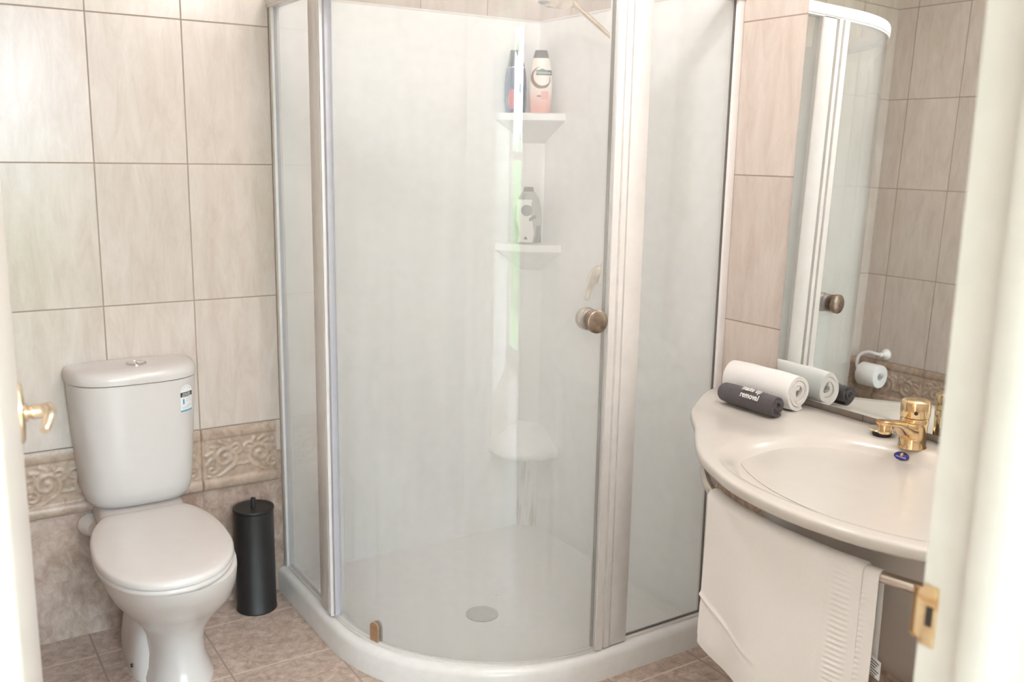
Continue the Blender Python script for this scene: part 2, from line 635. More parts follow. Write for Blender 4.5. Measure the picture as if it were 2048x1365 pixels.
for j in range(NV + 1):
    v = BH * j / NV
    row = []
    for i in range(NU + 1):
        u = TW * i / NU
        h = 0.004
        if v < 0.036:                        # bottom torus moulding
            h = 0.004 + 0.010 * math.sqrt(max(0, 1 - ((v - 0.018) / 0.018) ** 2))
        elif v > BH - 0.034:                 # top fillet
            h = 0.007 + 0.003 * math.sin((v - BH + 0.034) / 0.034 * PI)
        elif 0.04 < v < BH - 0.038:
            best = 0
            for pts, w, hh in SC:
                for (px, py) in pts:
                    dd = (u - px) ** 2 + (v - py) ** 2
                    if dd < w * w * 2.2:
                        best = max(best, hh * (1 - dd / (w * w * 2.2)))
            h += best
        if u < 0.002 or u > TW - 0.002:
            h = 0.001
        row.append(h)
    HGT.append(row)


def border(name, axis, fixed, nrm, start, cells, lo, hi, label):
    """run of relief border tiles along a wall, clipped to lo..hi"""
    bm = NB()
    for c in range(cells):
        grid = []
        for j in range(NV + 1):
            row = []
            for i in range(NU + 1):
                u = min(max(start + c * TW + TW * i / NU, lo), hi)
                z = Z_B0 + BH * j / NV
                d = fixed + nrm * HGT[j][i]
                row.append(bm.verts.new((u, d, z) if axis == 'x' else (d, u, z)))
            grid.append(row)
        for j in range(NV):
            for i in range(NU):
                a, b2 = grid[j][i], grid[j][i + 1]
                if (a.co - b2.co).length < 1e-6:
                    continue
                bm.faces.new((a, b2, grid[j + 1][i + 1], grid[j + 1][i]))
    loose = [v for v in bm.verts if not v.link_faces]
    bmesh.ops.delete(bm, geom=loose, context='VERTS')
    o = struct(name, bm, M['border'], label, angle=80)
    return o


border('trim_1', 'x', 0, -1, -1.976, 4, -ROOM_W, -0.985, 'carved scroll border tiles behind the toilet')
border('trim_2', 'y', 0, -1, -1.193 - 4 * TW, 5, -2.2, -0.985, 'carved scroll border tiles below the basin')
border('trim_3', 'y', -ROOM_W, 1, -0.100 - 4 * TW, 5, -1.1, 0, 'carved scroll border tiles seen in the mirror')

# --- hallway beyond the door, with its glazed garden door
HY = -4.5
struct('wall_hall_left', bx(NB(), -2.72, -2.6, HY, -D - 0.12, -0.1, H + 0.1), M['hallwall'])
struct('wall_hall_right', bx(NB(), -0.5, -0.38, HY, -D - 0.12, -0.1, H + 0.1), M['hallwall'])
b = NB()
bx(b, -2.6, -ROOM_W - 0.12, -D - 0.12, -D, -0.1, H + 0.1)
struct('wall_hall_front', b, M['hallwall'])
struct('floor_hall', bx(NB(), -2.6, -0.5, HY, -D, -0.1, 0), M['hallfloor'])
struct('ceiling_hall', bx(NB(), -2.6, -0.5, HY - 0.12, -D - 0.12, H, H + 0.1), M['ceil'])
WX0, WX1, WZ0, WZ1 = -2.50, -0.90, 0.10, 2.25
b = NB()
bx(b, -2.72, WX0, HY - 0.12, HY, -0.1, H + 0.1)
bx(b, WX1, -0.38, HY - 0.12, HY, -0.1, H + 0.1)
bx(b, WX0, WX1, HY - 0.12, HY, -0.1, WZ0)
bx(b, WX0, WX1, HY - 0.12, HY, WZ1, H + 0.1)
struct('wall_hall_end', b, M['hallwall'], smooth=False)
b = NB()
for x0, x1, z0, z1 in ((WX0, WX0 + 0.03, WZ0, WZ1), (WX1 - 0.03, WX1, WZ0, WZ1), (WX0, WX1, WZ0, WZ0 + 0.04), (WX0, WX1, WZ1 - 0.04, WZ1), (WX0, WX1, 1.38, 1.44), (-1.52, -1.47, WZ0, WZ1)):
    bx(b, x0, x1, HY - 0.09, HY - 0.04, z0, z1)
win = struct('window_1', b, M['paint'], 'white framed garden window at the end of the hall', smooth=False)
struct('ground_outside', bx(NB(), -8, 4, -14, HY - 0.13, -0.3, -0.12), M['grass'])
b = NB()
for i in range(26):
    c = Vector((-6 + i * 0.36 + random.uniform(-.1, .1), -8.2 + random.uniform(-.3, .3), 0.4))
    r = bmesh.ops.create_icosphere(b, subdivisions=3, radius=0.62)
    hgt = random.uniform(1.3, 1.9)
    for v in r['verts']:
        k = 1 + random.uniform(-0.16, 0.16)
        v.co = Vector((v.co.x * k, v.co.y * k, v.co.z * hgt * k)) + c
hedge = tag(obj('garden_hedge', b, M['leaf'], origin=(-1.9, -8.2, -0.12)), 'green clipped hedge outside the hall window', 'hedge')

tree = thing('added_tree', 'leafy young tree added outside the hall window to break up its reflection', 'tree', (-2.6, -6.6, -0.12))  # added to break up the window streak mirrored in the shower door
b = NB()
tube(b, spline([(-2.6, -6.6, -0.13), (-2.5, -6.6, 0.9), (-2.7, -6.5, 1.8), (-2.4, -6.5, 2.9)], 14), [0.09 - 0.005 * i for i in range(14)], 10)
obj('trunk', b, M['bark'], tree)
b = NB()
for i in range(110):
    c = Vector((-2.3 + random.gauss(-0.2, 0.8), -6.5 + random.gauss(0, 0.3), 2.75 + random.gauss(0, 0.45)))
    r = bmesh.ops.create_icosphere(b, subdivisions=1, radius=random.uniform(0.03, 0.085))
    q = Vector((random.uniform(.5, 1.5), random.uniform(.5, 1.5), random.uniform(.4, 1.6)))
    for v in r['verts']:
        v.co = Vector((v.co.x * q.x, v.co.y * q.y, v.co.z * q.z)) + c
obj('foliage', b, M['leaf'], tree)['kind'] = 'stuff'

# --- door frame (lining with stop) and door
b = NB()
prism(b, [(JX, -D), (JX, -D - 0.042), (JX - 0.012, -D - 0.042), (JX - 0.014, -D - 0.046), (JX - 0.014, -D - 0.074), (JX - 0.012, -D - 0.078),
          (JX, -D - 0.078), (JX, -D - 0.13), (JX + 0.03, -D - 0.13), (JX + 0.03, -D)], 0, DOOR_H)
prism(b, [(JX + 0.008, -D - 0.12), (JX + 0.008, -D - 0.14), (JX + 0.02, -D - 0.148), (JX + 0.07, -D - 0.142), (JX + 0.07, -D - 0.12)], 0, DOOR_H + 0.05)
bx(b, JX + 0.030, JX + 0.09, -D, -D + 0.012, 0, DOOR_H + 0.05, 0.003)
bx(b, JL - 0.015, JL + 0.002, -D - 0.13, -D - 0.002, 0, DOOR_H)
bx(b, JL, JX, -D - 0.13, -D - 0.0, DOOR_H, DOOR_H + 0.03)
frame = struct('trim_4', b, M['paint'], 'white painted door frame at the right edge')
# strike plate: flat plate in the rebate with a curved lip into the room
b = NB()
zc0, zc1 = 1.024, 1.078
bx(b, JX - 0.0025, JX, -D - 0.015, -D - 0.001, zc0, zc1, 0.0006)
prof = [(JX - 0.0025, -D - 0.003), (JX - 0.003, -D + 0.003), (JX - 0.001, -D + 0.008), (JX + 0.004, -D + 0.011)]
ringz = [zc0 + 0.006, zc0 + 0.012, zc1 - 0.012, zc1 - 0.006]
for (p0, p1) in zip(prof, prof[1:]):
    sh = 0.0
    loft(b, [[(p0[0], p0[1], zc0 + 0.004), (p1[0], p1[1], zc0 + 0.008), (p1[0] + 0.002, p1[1] - 0.001, zc0 + 0.008), (p0[0] + 0.002, p0[1] - 0.001, zc0 + 0.004)],
             [(p0[0], p0[1], zc1 - 0.004), (p1[0], p1[1], zc1 - 0.008), (p1[0] + 0.002, p1[1] - 0.001, zc1 - 0.008), (p0[0] + 0.002, p0[1] - 0.001, zc1 - 0.004)]])
sp = obj('strike_plate', b, M['gold'], frame, label='small brass strike plate')
b = NB()
bx(b, JX - 0.003, JX - 0.0024, -D - 0.0125, -D - 0.006, 1.042, 1.060)
obj('latch_hole', b, M['rubber'], sp)

HG = Vector((-1.918, -2.425))                 # hinge corner of the outer face
EN = Vector((-1.843, -1.640))                 # free corner of the outer face
ld = (EN - HG).normalized()
ln = Vector((ld.y, -ld.x))                    # outward (towards the room centre)


def dp(s, n, z):                              # along leaf, out of the face, height
    q = HG + ld * s + ln * n
    return Vector((q.x, q.y, z))


LL = (EN - HG).length
b = NB()
loft(b, [[dp(0, 0, z), dp(LL, 0, z), dp(LL, -0.036, z), dp(0, -0.036, z)] for z in (0.008, 2.0)])
door = struct('door_1', b, M['paint'], 'white door standing open at the left edge', smooth=False)
hs, hz = LL - 0.062, 1.132
hnd = NB()
pl_pts = []
for i in range(40):                           # scalloped oval back plate
    a = 2 * PI * i / 40
    r = 1 + 0.05 * math.cos(4 * a)
    pl_pts.append((0.017 * math.cos(a) * r, 0.034 * math.sin(a) * r))
loft(hnd, [[dp(hs + u * k, n, hz + v * k) for u, v in pl_pts] for k, n in ((1, 0), (1, 0.0025), (0.9, 0.0045), (0.5, 0.006))])
handle = obj('door_handle', hnd, M['palegold'], door, label='brass lever handle on the open door')
b = NB()
lathe(b, [(0.010, 0.004), (0.0105, 0.008), (0.007, 0.0095), (0.0075, 0.012), (0.0085, 0.013), (0.0085, 0.022), (0.0092, 0.024), (0.009, 0.029), (0.006, 0.0325), (0.001, 0.0335)],
      dp(hs, 0, hz), Vector((ln.x, ln.y, 0)), 24)
obj('spindle', b, M['palegold'], handle)
b = NB()
tube(b, [dp(hs, 0.026, hz + 0.002), dp(hs - 0.016, 0.030, hz + 0.007), dp(hs - 0.032, 0.031, hz + 0.006), dp(hs - 0.046, 0.029, hz + 0.003), dp(hs - 0.057, 0.026, hz - 0.002), dp(hs - 0.063, 0.023, hz - 0.006)],
     [0.006, 0.0068, 0.006, 0.0055, 0.0055, 0.005], 16)
obj('lever', b, M['palegold'], handle)

# ceiling lamp bodies out of frame; shower and basin ones added for fill
for nm, lc, lb in (('fill_light_body', (SHOWER_FILL.x, SHOWER_FILL.y), 'added round fill lamp on the ceiling above the shower'), ('fill_light_body', (BASIN_FILL.x, BASIN_FILL.y), 'added round fill lamp on the ceiling above the basin'), ('hall_light', (-1.45, -3.9), 'round lamp on the hall ceiling')):
    b = NB()
    lathe(b, [(0.14, 0), (0.14, -0.018), (0.12, -0.024), (0.05, -0.026), (0.001, -0.026)], (lc[0], lc[1], H), (0, 0, 1), 32)
    tag(obj(nm, b, M['white_plastic'], origin=(lc[0], lc[1], H)), lb, 'lamp')

pend = thing('pendant_lamp', 'small pendant lamp hanging in the middle of the bathroom', 'lamp', (LAMP.x, LAMP.y, H))
b = NB()
lathe(b, [(0.04, 0), (0.04, -0.015), (0.006, -0.022), (0.003, -0.03), (0.003, -0.13), (0.001, -0.13)], (LAMP.x, LAMP.y, H), n=20)
obj('cord', b, M['white_plastic'], pend)
b = NB()
lathe(b, [(0.012, 0.145), (0.016, 0.13), (0.016, 0.085), (0.012, 0.075), (0.001, 0.075)], LAMP, n=20)
obj('lamp_holder', b, M['white_plastic'], pend)

# ------------------------------------------------------------------ shower
AC, AR = -0.44, 0.515                          # arc centre and radius of the glass line
EDGE = AC - AR                                # -0.955


def arc_path(off, n=40, wall_gap=0.0):
    """plan line of the shower front, offset outwards"""
    r = AR + off
    pts = [Vector((AC - r, -wall_gap, 0)), Vector((AC - r, AC, 0))]
    for i in range(1, n + 1):
        a = PI + (PI / 2) * i / n
        pts.append(Vector((AC + r * math.cos(a), AC + r * math.sin(a), 0)))
    pts.append(Vector((-wall_gap, AC - r, 0)))
    return pts


def arc_wall(bm, o0, o1, z0, z1, gap=0.0):
    """band between two offsets of the plan line"""
    A, B = arc_path(o0, wall_gap=gap), arc_path(o1, wall_gap=gap)
    rings = []
    for a, c in zip(A, B):
        rings.append([(a.x, a.y, z0), (c.x, c.y, z0), (c.x, c.y, z1), (a.x, a.y, z1)])
    return loft(bm, rings)


tray = thing('shower_tray', 'white curved corner shower tray on the tiled floor', 'shower tray', (-0.5, -0.5, 0))
b = NB()
o, zt = 0.037, 0.078


def tray_ring(off, z):
    P = arc_path(off)
    return [(p.x, p.y, z) for p in P] + [(0, 0, z)] if False else [(min(p.x, -0.0), min(p.y, -0.0), z) for p in P]


rings = []
for off, z in ((0.037, 0.0), (0.036, 0.060), (0.033, 0.070), (0.026, 0.077), (0.015, 0.079), (-0.018, 0.078), (-0.030, 0.072), (-0.045, 0.050), (-0.07, 0.042)):
    P = arc_path(off)
    k = -min(off, 0) * 1.0
    ring = [(p.x, p.y, z) for p in P]
    ring[0] = (ring[0][0], -0.002, z)
    ring[-1] = (-0.002, ring[-1][1], z)
    ring.append((-0.002, -0.002, z))
    rings.append(ring)
cx_, cy_ = -0.535, -0.545                      # drain
for k, z in ((0.985, 0.0405), (0.8, 0.038), (0.5, 0.034), (0.25, 0.031)):
    rings.append([(cx_ + (x - cx_) * k, cy_ + (y - cy_) * k, z) for x, y, _ in rings[8]])
loft(b, rings)
obj('basin_floor', b, M['tray'], tray, angle=50)
b = NB()
lathe(b, [(0.050, 0.0), (0.050, 0.004), (0.046, 0.006), (0.030, 0.0075), (0.001, 0.008)], (cx_, cy_, 0.0305), (0, 0, 1), 40)
obj('drain_cover', b, M['drain'], tray, label='round grey drain cover')
b = NB()
lathe(b, [(0.005, 0), (0.005, 0.002), (0.001, 0.003)], (-0.43, -0.46, 0.0335), (0, 0, 1), 16)
obj('screw_cap', b, M['acrylic'], tray)

LT = 1.872
liner = thing('shower_liner', 'white acrylic wall lining in the shower corner', 'shower wall', (0, 0, 0.06))
b = NB()
prism(b, [(-0.945, -0.0005), (-0.0005, -0.0005), (-0.0005, -0.945), (-0.006, -0.945), (-0.006, -0.012), (-0.012, -0.006), (-0.945, -0.006)], 0.036, LT)
obj('lining_sheet', b, M['acrylic'], liner)
b = NB()
for (x0, x1, y0, y1) in ((-0.945, 0, -0.0085, 0), (-0.0085, 0, -0.945, 0)):
    bx(b, x0, x1, y0, y1, LT, LT + 0.006)
obj('top_trim', b, M['frame'], liner)
b = NB()
prism(b, [(-0.005, -0.005), (-0.060, -0.005), (-0.056, -0.012), (-0.012, -0.056), (-0.005, -0.060)], 0.036, 1.545)
obj('corner_column', b, M['runs'], liner)


def corner_shelf(name, z_top, th, reach, under):
    b = NB()

    def outline(k, bulge):
        r = reach * k
        pts = [(-0.004, -0.004), (-r, -0.004)]
        for i in range(0, 13):
            t = i / 12
            x, y = -r + (r - 0.010) * t, -0.010 - (r - 0.010) * t
            bl = bulge * math.sin(PI * t) * reach
            pts.append((x - bl * 0.7, y - bl * 0.7))
        pts.append((-0.004, -r))
        return pts
    rg = []
    for k, z, bl in ((0.28, z_top - th - under, 0.0), (0.34, z_top - th - under * 0.96, 0.0), (0.62, z_top - th - under * 0.5, 0.02), (0.92, z_top - th - 0.006, 0.10), (0.98, z_top - th, 0.14), (1.0, z_top - th + 0.004, 0.15), (1.0, z_top - 0.004, 0.15), (0.985, z_top, 0.14)):
        rg.append([(x, y, z) for x, y in outline(k, bl)])
    loft(b, rg)
    return obj(name, b, M['acrylic'], liner)


corner_shelf('corner_shelf', 1.563, 0.027, 0.178, 0.075)
corner_shelf('corner_shelf', 1.116, 0.028, 0.172, 0.075)
# sloping foot rest
b = NB()
rg = []
for k in range(9):
    t = k / 8
    r = 0.03 + 0.155 * t
    z = 0.455 - 0.085 * t ** 1.6
    row = [(-0.004, -0.004, z + 0.004), (-r, -0.004, z)]
    for i in range(15):
        s = i / 14
        a = s * PI / 2
        row.append((-r * math.cos(a) ** 0.8 - 0.004, -r * math.sin(a) ** 0.8 - 0.004, z - 0.004 * math.sin(2 * a)))
    row.append((-0.004, -r, z))
    rg.append(row)
for k, dz in ((1.005, -0.014), (0.97, -0.026), (0.45, -0.06)):
    rg.append([(x * k, y * k, 0.37 + dz) for x, y, z in rg[8]])
loft(b, rg)
obj('foot_rest', b, M['acrylic'], liner, angle=60, label='rounded sloping foot rest low in the corner')

enc = thing('shower_enclosure', 'white framed shower screen with curved glass door', 'shower screen', (-0.8, -0.8, 0.079))
FT = 1.872
b = NB()
bx(b, EDGE - 0.013, EDGE + 0.013, -0.024, -0.0005, 0.079, FT, 0.002)
obj('wall_channel', b, M['frame'], enc)
b = NB()
bx(b, -0.024, -0.0005, EDGE - 0.013, EDGE + 0.013, 0.079, FT, 0.002)
obj('wall_channel', b, M['frame'], enc)
b = NB()
arc_wall(b, -0.013, 0.017, FT - 0.036, FT, 0.001)
arc_wall(b, 0.004, 0.019, FT - 0.030, FT - 0.006, 0.001)
obj('head_rail', b, M['frame'], enc)
b = NB()
arc_wall(b, -0.008, 0.010, 0.0785, 0.086, 0.001)
arc_wall(b, 0.002, 0.006, 0.085, 0.0895, 0.001)
obj('sill_rail', b, M['frame'], enc)


def post(sw):
    """two-part upright; sw swaps x and y for the right-hand one"""
    f = (lambda p: (p[1], p[0])) if sw else (lambda p: p)
    b = NB()
    y0, y1 = -0.325, -0.418
    if sw:
        y0, y1 = -0.318, -0.428
    sec = [(EDGE + 0.015, y0), (EDGE - 0.014, y0), (EDGE - 0.017, y0 - 0.004), (EDGE - 0.017, y0 - 0.058), (EDGE - 0.011, y0 - 0.060), (EDGE - 0.011, y0 - 0.064),
           (EDGE - 0.020, y0 - 0.066), (EDGE - 0.020, y0 - 0.080), (EDGE - 0.013, y0 - 0.083), (EDGE - 0.013, y0 - 0.087), (EDGE - 0.021, y0 - 0.089), (EDGE - 0.021, y1), (EDGE + 0.015, y1)]
    prism(b, [f(p) for p in sec], 0.084, FT - 0.034)
    return obj('post', b, M['frame'], enc)


post(False)
post(True)
b = NB()
bx(b, EDGE - 0.012, EDGE + 0.006, -0.432, -0.418, 0.09, FT - 0.036)
obj('door_seal', b, M['seal'], enc, label='grey plastic seal strip at the hinge side')
b = NB()
bx(b, -0.4320, -0.428, EDGE - 0.006, EDGE + 0.004, 0.09, FT - 0.036)
obj('door_seal', b, M['darkseal'], enc, label='dark seal strip at the closing side')
b = NB()
bx(b, EDGE - 0.003, EDGE + 0.003, -0.324, -0.022, 0.088, FT - 0.034)
obj('fixed_panel', b, M['sideglass'], enc)
b = NB()
bx(b, -0.317, -0.022, EDGE - 0.003, EDGE + 0.003, 0.088, FT - 0.034)
obj('fixed_panel', b, M['sideglass'], enc)
b = NB()
bx(b, -0.317, -0.022, EDGE - 0.005, EDGE + 0.004, 0.0875, 0.0915)
bx(b, -0.0248, -0.023, EDGE - 0.0045, EDGE + 0.004, 0.0875, FT - 0.036)
obj('glazing_gasket', b, M['darkseal'], enc)
b = NB()
bx(b, EDGE - 0.005, EDGE + 0.004, -0.324, -0.022, 0.0875, 0.0905)
bx(b, EDGE - 0.005, EDGE + 0.004, -0.0265, -0.024, 0.0875, FT - 0.036)
obj('glazing_gasket', b, M['seal'], enc)
# curved glass door
GC, GR = Vector((-0.428, -0.452)), 0.522
b = NB()
a0, a1, N = R_(179.0), R_(269.3), 64
rg = []
for i in range(N + 1):
    a = a0 + (a1 - a0) * i / N
    rg.append([(GC.x + r * math.cos(a), GC.y + r * math.sin(a), z) for r, z in ((GR - 0.0025, 0.094), (GR + 0.0025, 0.094), (GR + 0.0025, FT - 0.037), (GR - 0.0025, FT - 0.037))])
loft(b, rg)
gdoor = obj('door_panel', b, M['glass'], enc, label='curved clear glass door')


def on_glass(a, off, z):
    return Vector((GC.x + (GR + off) * math.cos(a), GC.y + (GR + off) * math.sin(a), z))


ka = R_(264.3)
kn = Vector((math.cos(ka), math.sin(ka), 0))
b = NB()
lathe(b, [(0.018, 0.0), (0.024, 0.001), (0.027, 0.004), (0.027, 0.007), (0.022, 0.009), (0.022, 0.013), (0.027, 0.015), (0.0295, 0.018), (0.0295, 0.028), (0.027, 0.030), (0.001, 0.0305)], on_glass(ka, 0.003, 1.015), kn, 36)
obj('door_knob', b, M['bronze'], gdoor, label='outer round bronze door knob')
b = NB()
lathe(b, [(0.018, 0.0), (0.024, 0.001), (0.027, 0.004), (0.027, 0.008), (0.022, 0.010), (0.022, 0.014), (0.027, 0.016), (0.0295, 0.019), (0.0295, 0.028), (0.001, 0.0285)], on_glass(ka, -0.003, 1.015), -kn, 36)
obj('door_knob', b, M['bronze'], gdoor, label='inner round bronze door knob')


def clip(off0, off1, mat, w=0.0155):
    b = NB()
    pa = R_(198.5)
    tn = Vector((-math.sin(pa), math.cos(pa), 0))
    sec = [(-w, 0.088), (w, 0.088)] + [(w * math.cos(t), 0.128 + w * math.sin(t)) for t in [PI * i / 14 for i in range(15)]]
    rg = []
    for off in (off0, off1):
        c = on_glass(pa, off, 0)
        rg.append([(c.x + tn.x * s, c.y + tn.y * s, z) for s, z in sec])
    loft(b, rg)
    return b


pv = obj('pivot_clip', clip(0.003, 0.009, M['brass']), M['brass'], gdoor, label='small brass pivot clip at the foot of the door')
obj('pivot_clip', clip(-0.010, -0.004, M['brass']), M['bronze'], gdoor)

# shower arm + head
sh = thing('overhead_shower', 'gold shower head on its angled wall arm', 'shower head', (-0.006, -0.50, 1.745))
b = NB()
lathe(b, [(0.026, 0), (0.026, 0.004), (0.014, 0.010), (0.010, 0.012)], (-0.0062, -0.50, 1.745), (-1, 0, 0), 24)
obj('wall_flange', b, M['palegold'], sh)
b = NB()
tube(b, spline([(-0.012, -0.50, 1.745), (-0.05, -0.496, 1.765), (-0.12, -0.475, 1.818), (-0.185, -0.455, 1.868)], 16), 0.0075, 14)
obj('shower_arm', b, M['palegold'], sh)
b = NB()
hc, hax = Vector((-0.255, -0.45, 1.875)), Vector((-0.25, -0.15, -0.95))
lathe(b, [(0.012, -0.034), (0.020, -0.028), (0.046, -0.012), (0.056, -0.003), (0.056, 0.004), (0.050, 0.007), (0.001, 0.008)], hc, hax, 40)
tube(b, [(-0.176, -0.4555, 1.861), (-0.20, -0.455, 1.879), (-0.235, -0.452, 1.893), (-0.25, -0.4505, 1.900)], [0.012, 0.016, 0.014, 0.012], 18)
obj('spray_head', b, M['palegold'], sh)

# shower mixer with lever, mostly behind the right post
mx = thing('shower_mixer', 'cream lever shower mixer on the white shower wall', 'mixer', (-0.006, -0.455, 1.045))
b = NB()
lathe(b, [(0.062, 0), (0.062, 0.006), (0.055, 0.014), (0.034, 0.020), (0.030, 0.048), (0.026, 0.056), (0.001, 0.058)], (-0.0062, -0.462, 1.045), (-1, 0, 0), 36)
obj('wall_plate', b, M['palegold'], mx)
b = NB()
tube(b, spline([(-0.055, -0.464, 1.075), (-0.060, -0.447, 1.052), (-0.066, -0.430, 1.020), (-0.074, -0.424, 0.985), (-0.080, -0.425, 0.962)], 14),
     [0.008, 0.015, 0.020, 0.021, 0.021, 0.020, 0.0185, 0.017, 0.0155, 0.014, 0.013, 0.0125, 0.012, 0.008], 18)
obj('lever', b, M['palegold'], mx)


# ------------------------------------------------------------------ text helper
def text_bm(txt, size, align='CENTER', depth=0.0004, bold=0.0):
    cu_d = bpy.data.curves.new('lettering', 'FONT')
    cu_d.body = txt
    cu_d.size = size
    cu_d.align_x = align
    cu_d.align_y = 'CENTER'
    cu_d.extrude = depth
    cu_d.offset = bold
    cu_d.resolution_u = 3
    tmp = bpy.data.objects.new('tmp_lettering', cu_d)
    C.objects.link(tmp)
    dg = bpy.context.evaluated_depsgraph_get()
    me = bpy.data.meshes.new_from_object(tmp.evaluated_get(dg))
    bm = bmesh.new()
    bm.from_mesh(me)
    bpy.data.objects.remove(tmp)
    bpy.data.curves.remove(cu_d)
    bpy.data.meshes.remove(me)
    return bm


def put_text(bm, fn):
    for v in bm.verts:
        v.co = fn(v.co.x, v.co.y, v.co.z)
    return bm


# ------------------------------------------------------------------ bottles on the shelves
def bottle_ring(c, w, d, z, rot, n=32, e=2.6):
    out = []
    for i in range(n):
        t = 2 * PI * i / n
        x = w * math.copysign(abs(math.cos(t)) ** (2 / e), math.cos(t))
        y = d * math.copysign(abs(math.sin(t)) ** (2 / e), math.sin(t))
        out.append((c[0] + x * math.cos(rot) - y * math.sin(rot), c[1] + x * math.sin(rot) + y * math.cos(rot), z))
    return out


def width_at(prof, z):
    for (z0, w0, d0), (z1, w1, d1) in zip(prof, prof[1:]):
        if z0 <= z <= z1:
            t = (z - z0) / (z1 - z0)
            return w0 + (w1 - w0) * t, d0 + (d1 - d0) * t
    return prof[-1][1], prof[-1][2]


class Bottle:
    def __init__(self, root_name, label, c, z0, rot, prof, split, mats, e=2.6, body_n='bottle_body'):
        self.c, self.z0, self.rot, self.prof, self.e = c, z0, rot, prof, e
        self.root = thing(root_name, label, 'bottle', (c[0], c[1], z0))
        low = [p for p in prof if p[0] <= split + 1e-6]
        up = [p for p in prof if p[0] >= split - 1e-6]
        b = NB()
        loft(b, [bottle_ring(c, w, d, z0 + z, rot, e=e) for z, w, d in low])
        self.body = obj(body_n, b, mats[0], self.root, angle=60)
        if len(up) > 1:
            b = NB()
            loft(b, [bottle_ring(c, w * (0.985 if i == 0 else 1), d * (0.985 if i == 0 else 1), z0 + z + (0.0008 if i == 0 else 0), rot, e=e) for i, (z, w, d) in enumerate(up)])
            obj('cap', b, mats[1], self.root, angle=60)

    def surf(self, s, z, off):
        """point on the front face: s across (m), z above base"""
        w, d = width_at(self.prof, z)
        k = min(abs(s) / w, 0.995)
        y = -d * (1 - k ** self.e) ** (1 / self.e) - off
        return Vector((self.c[0] + s * math.cos(self.rot) - y * math.sin(self.rot), self.c[1] + s * math.sin(self.rot) + y * math.cos(self.rot), self.z0 + z))

    def patch(self, name, mat, inside, s0, s1, z0, z1, off=0.0006, n=44, th=0.0004):
        """thin print on the front: grid cells where inside(s,z)"""
        b = NB()
        V = {}
        m_ = max(2, int(n * (z1 - z0) / (s1 - s0)))

        def vt(i, j):
            if (i, j) not in V:
                V[(i, j)] = b.verts.new(self.surf(s0 + (s1 - s0) * i / n, z0 + (z1 - z0) * j / m_, off))
            return V[(i, j)]
        for i in range(n):
            for j in range(m_):
                if inside(s0 + (s1 - s0) * (i + .5) / n, z0 + (z1 - z0) * (j + .5) / m_):
                    b.faces.new((vt(i, j), vt(i + 1, j), vt(i + 1, j + 1), vt(i, j + 1)))
        return obj(name, b, mat, self.root)

    def write(self, name, mat, txt, size, s, z, off=0.0012, slant=0.0):
        b = put_text(text_bm(txt, size), lambda x, y, q: self.surf(s + x + slant * y, z + y, off + q))
        return obj(name, b, mat, self.root)


FACE = R_(-33)                                 # bottles face the room diagonally
T1 = 1.563
b1 = Bottle('shampoo_bottle', 'dark blue curved shampoo bottle on the upper shower shelf', (-0.128, -0.052), T1, FACE,
            [(0, 0.031, 0.017), (0.004, 0.033, 0.019), (0.04, 0.0365, 0.021), (0.08, 0.0375, 0.022), (0.12, 0.0355, 0.021), (0.150, 0.031, 0.019), (0.1515, 0.030, 0.0185), (0.170, 0.026, 0.017), (0.195, 0.0215, 0.015), (0.205, 0.020, 0.014), (0.206, 0.018, 0.012)],
            0.1515, (M['blue_plastic'], M['blue_cap']))
b1.patch('bottle_label', M['red_print'], lambda s, z: (s + 0.012) ** 2 / 0.013 ** 2 + (z - 0.045) ** 2 / 0.034 ** 2 < 1, -0.026, 0.026, 0.008, 0.085)
b1.patch('collar_band', M['chrome'], lambda s, z: True, -0.0285, 0.0285, 0.1490, 0.1515)
b2 = Bottle('conditioner_bottle', 'pink and cream bottle with a dark cap on the upper shelf', (-0.066, -0.112), T1, FACE,
            [(0, 0.032, 0.018), (0.004, 0.034, 0.020), (0.05, 0.0385, 0.022), (0.09, 0.0395, 0.022), (0.13, 0.037, 0.021), (0.165, 0.031, 0.018), (0.178, 0.0275, 0.017), (0.180, 0.0275, 0.017), (0.204, 0.021, 0.014), (0.206, 0.019, 0.012)],
            0.180, (M['pink_bottle'], M['dark_cap']))
b2.patch('bottle_label', M['green_print'], lambda s, z: abs(z - 0.132 - 0.05 * 0) < 0.0085 or (abs(s - 0.004) < 0.013 and 0.13 < z < 0.146 - abs(s - 0.004) * 0.4), -0.017, 0.036, 0.120, 0.147)
b2.write('lettering', M['ink_white'], 'Palmolive', 0.0125, 0.008, 0.132, 0.0016)


def coconut(s, z):
    ro = (s / 0.034) ** 2 + ((z - 0.116) / 0.036) ** 2
    ri = ((s - 0.005) / 0.030) ** 2 + ((z - 0.121) / 0.031) ** 2
    return ro < 1 and ri > 1


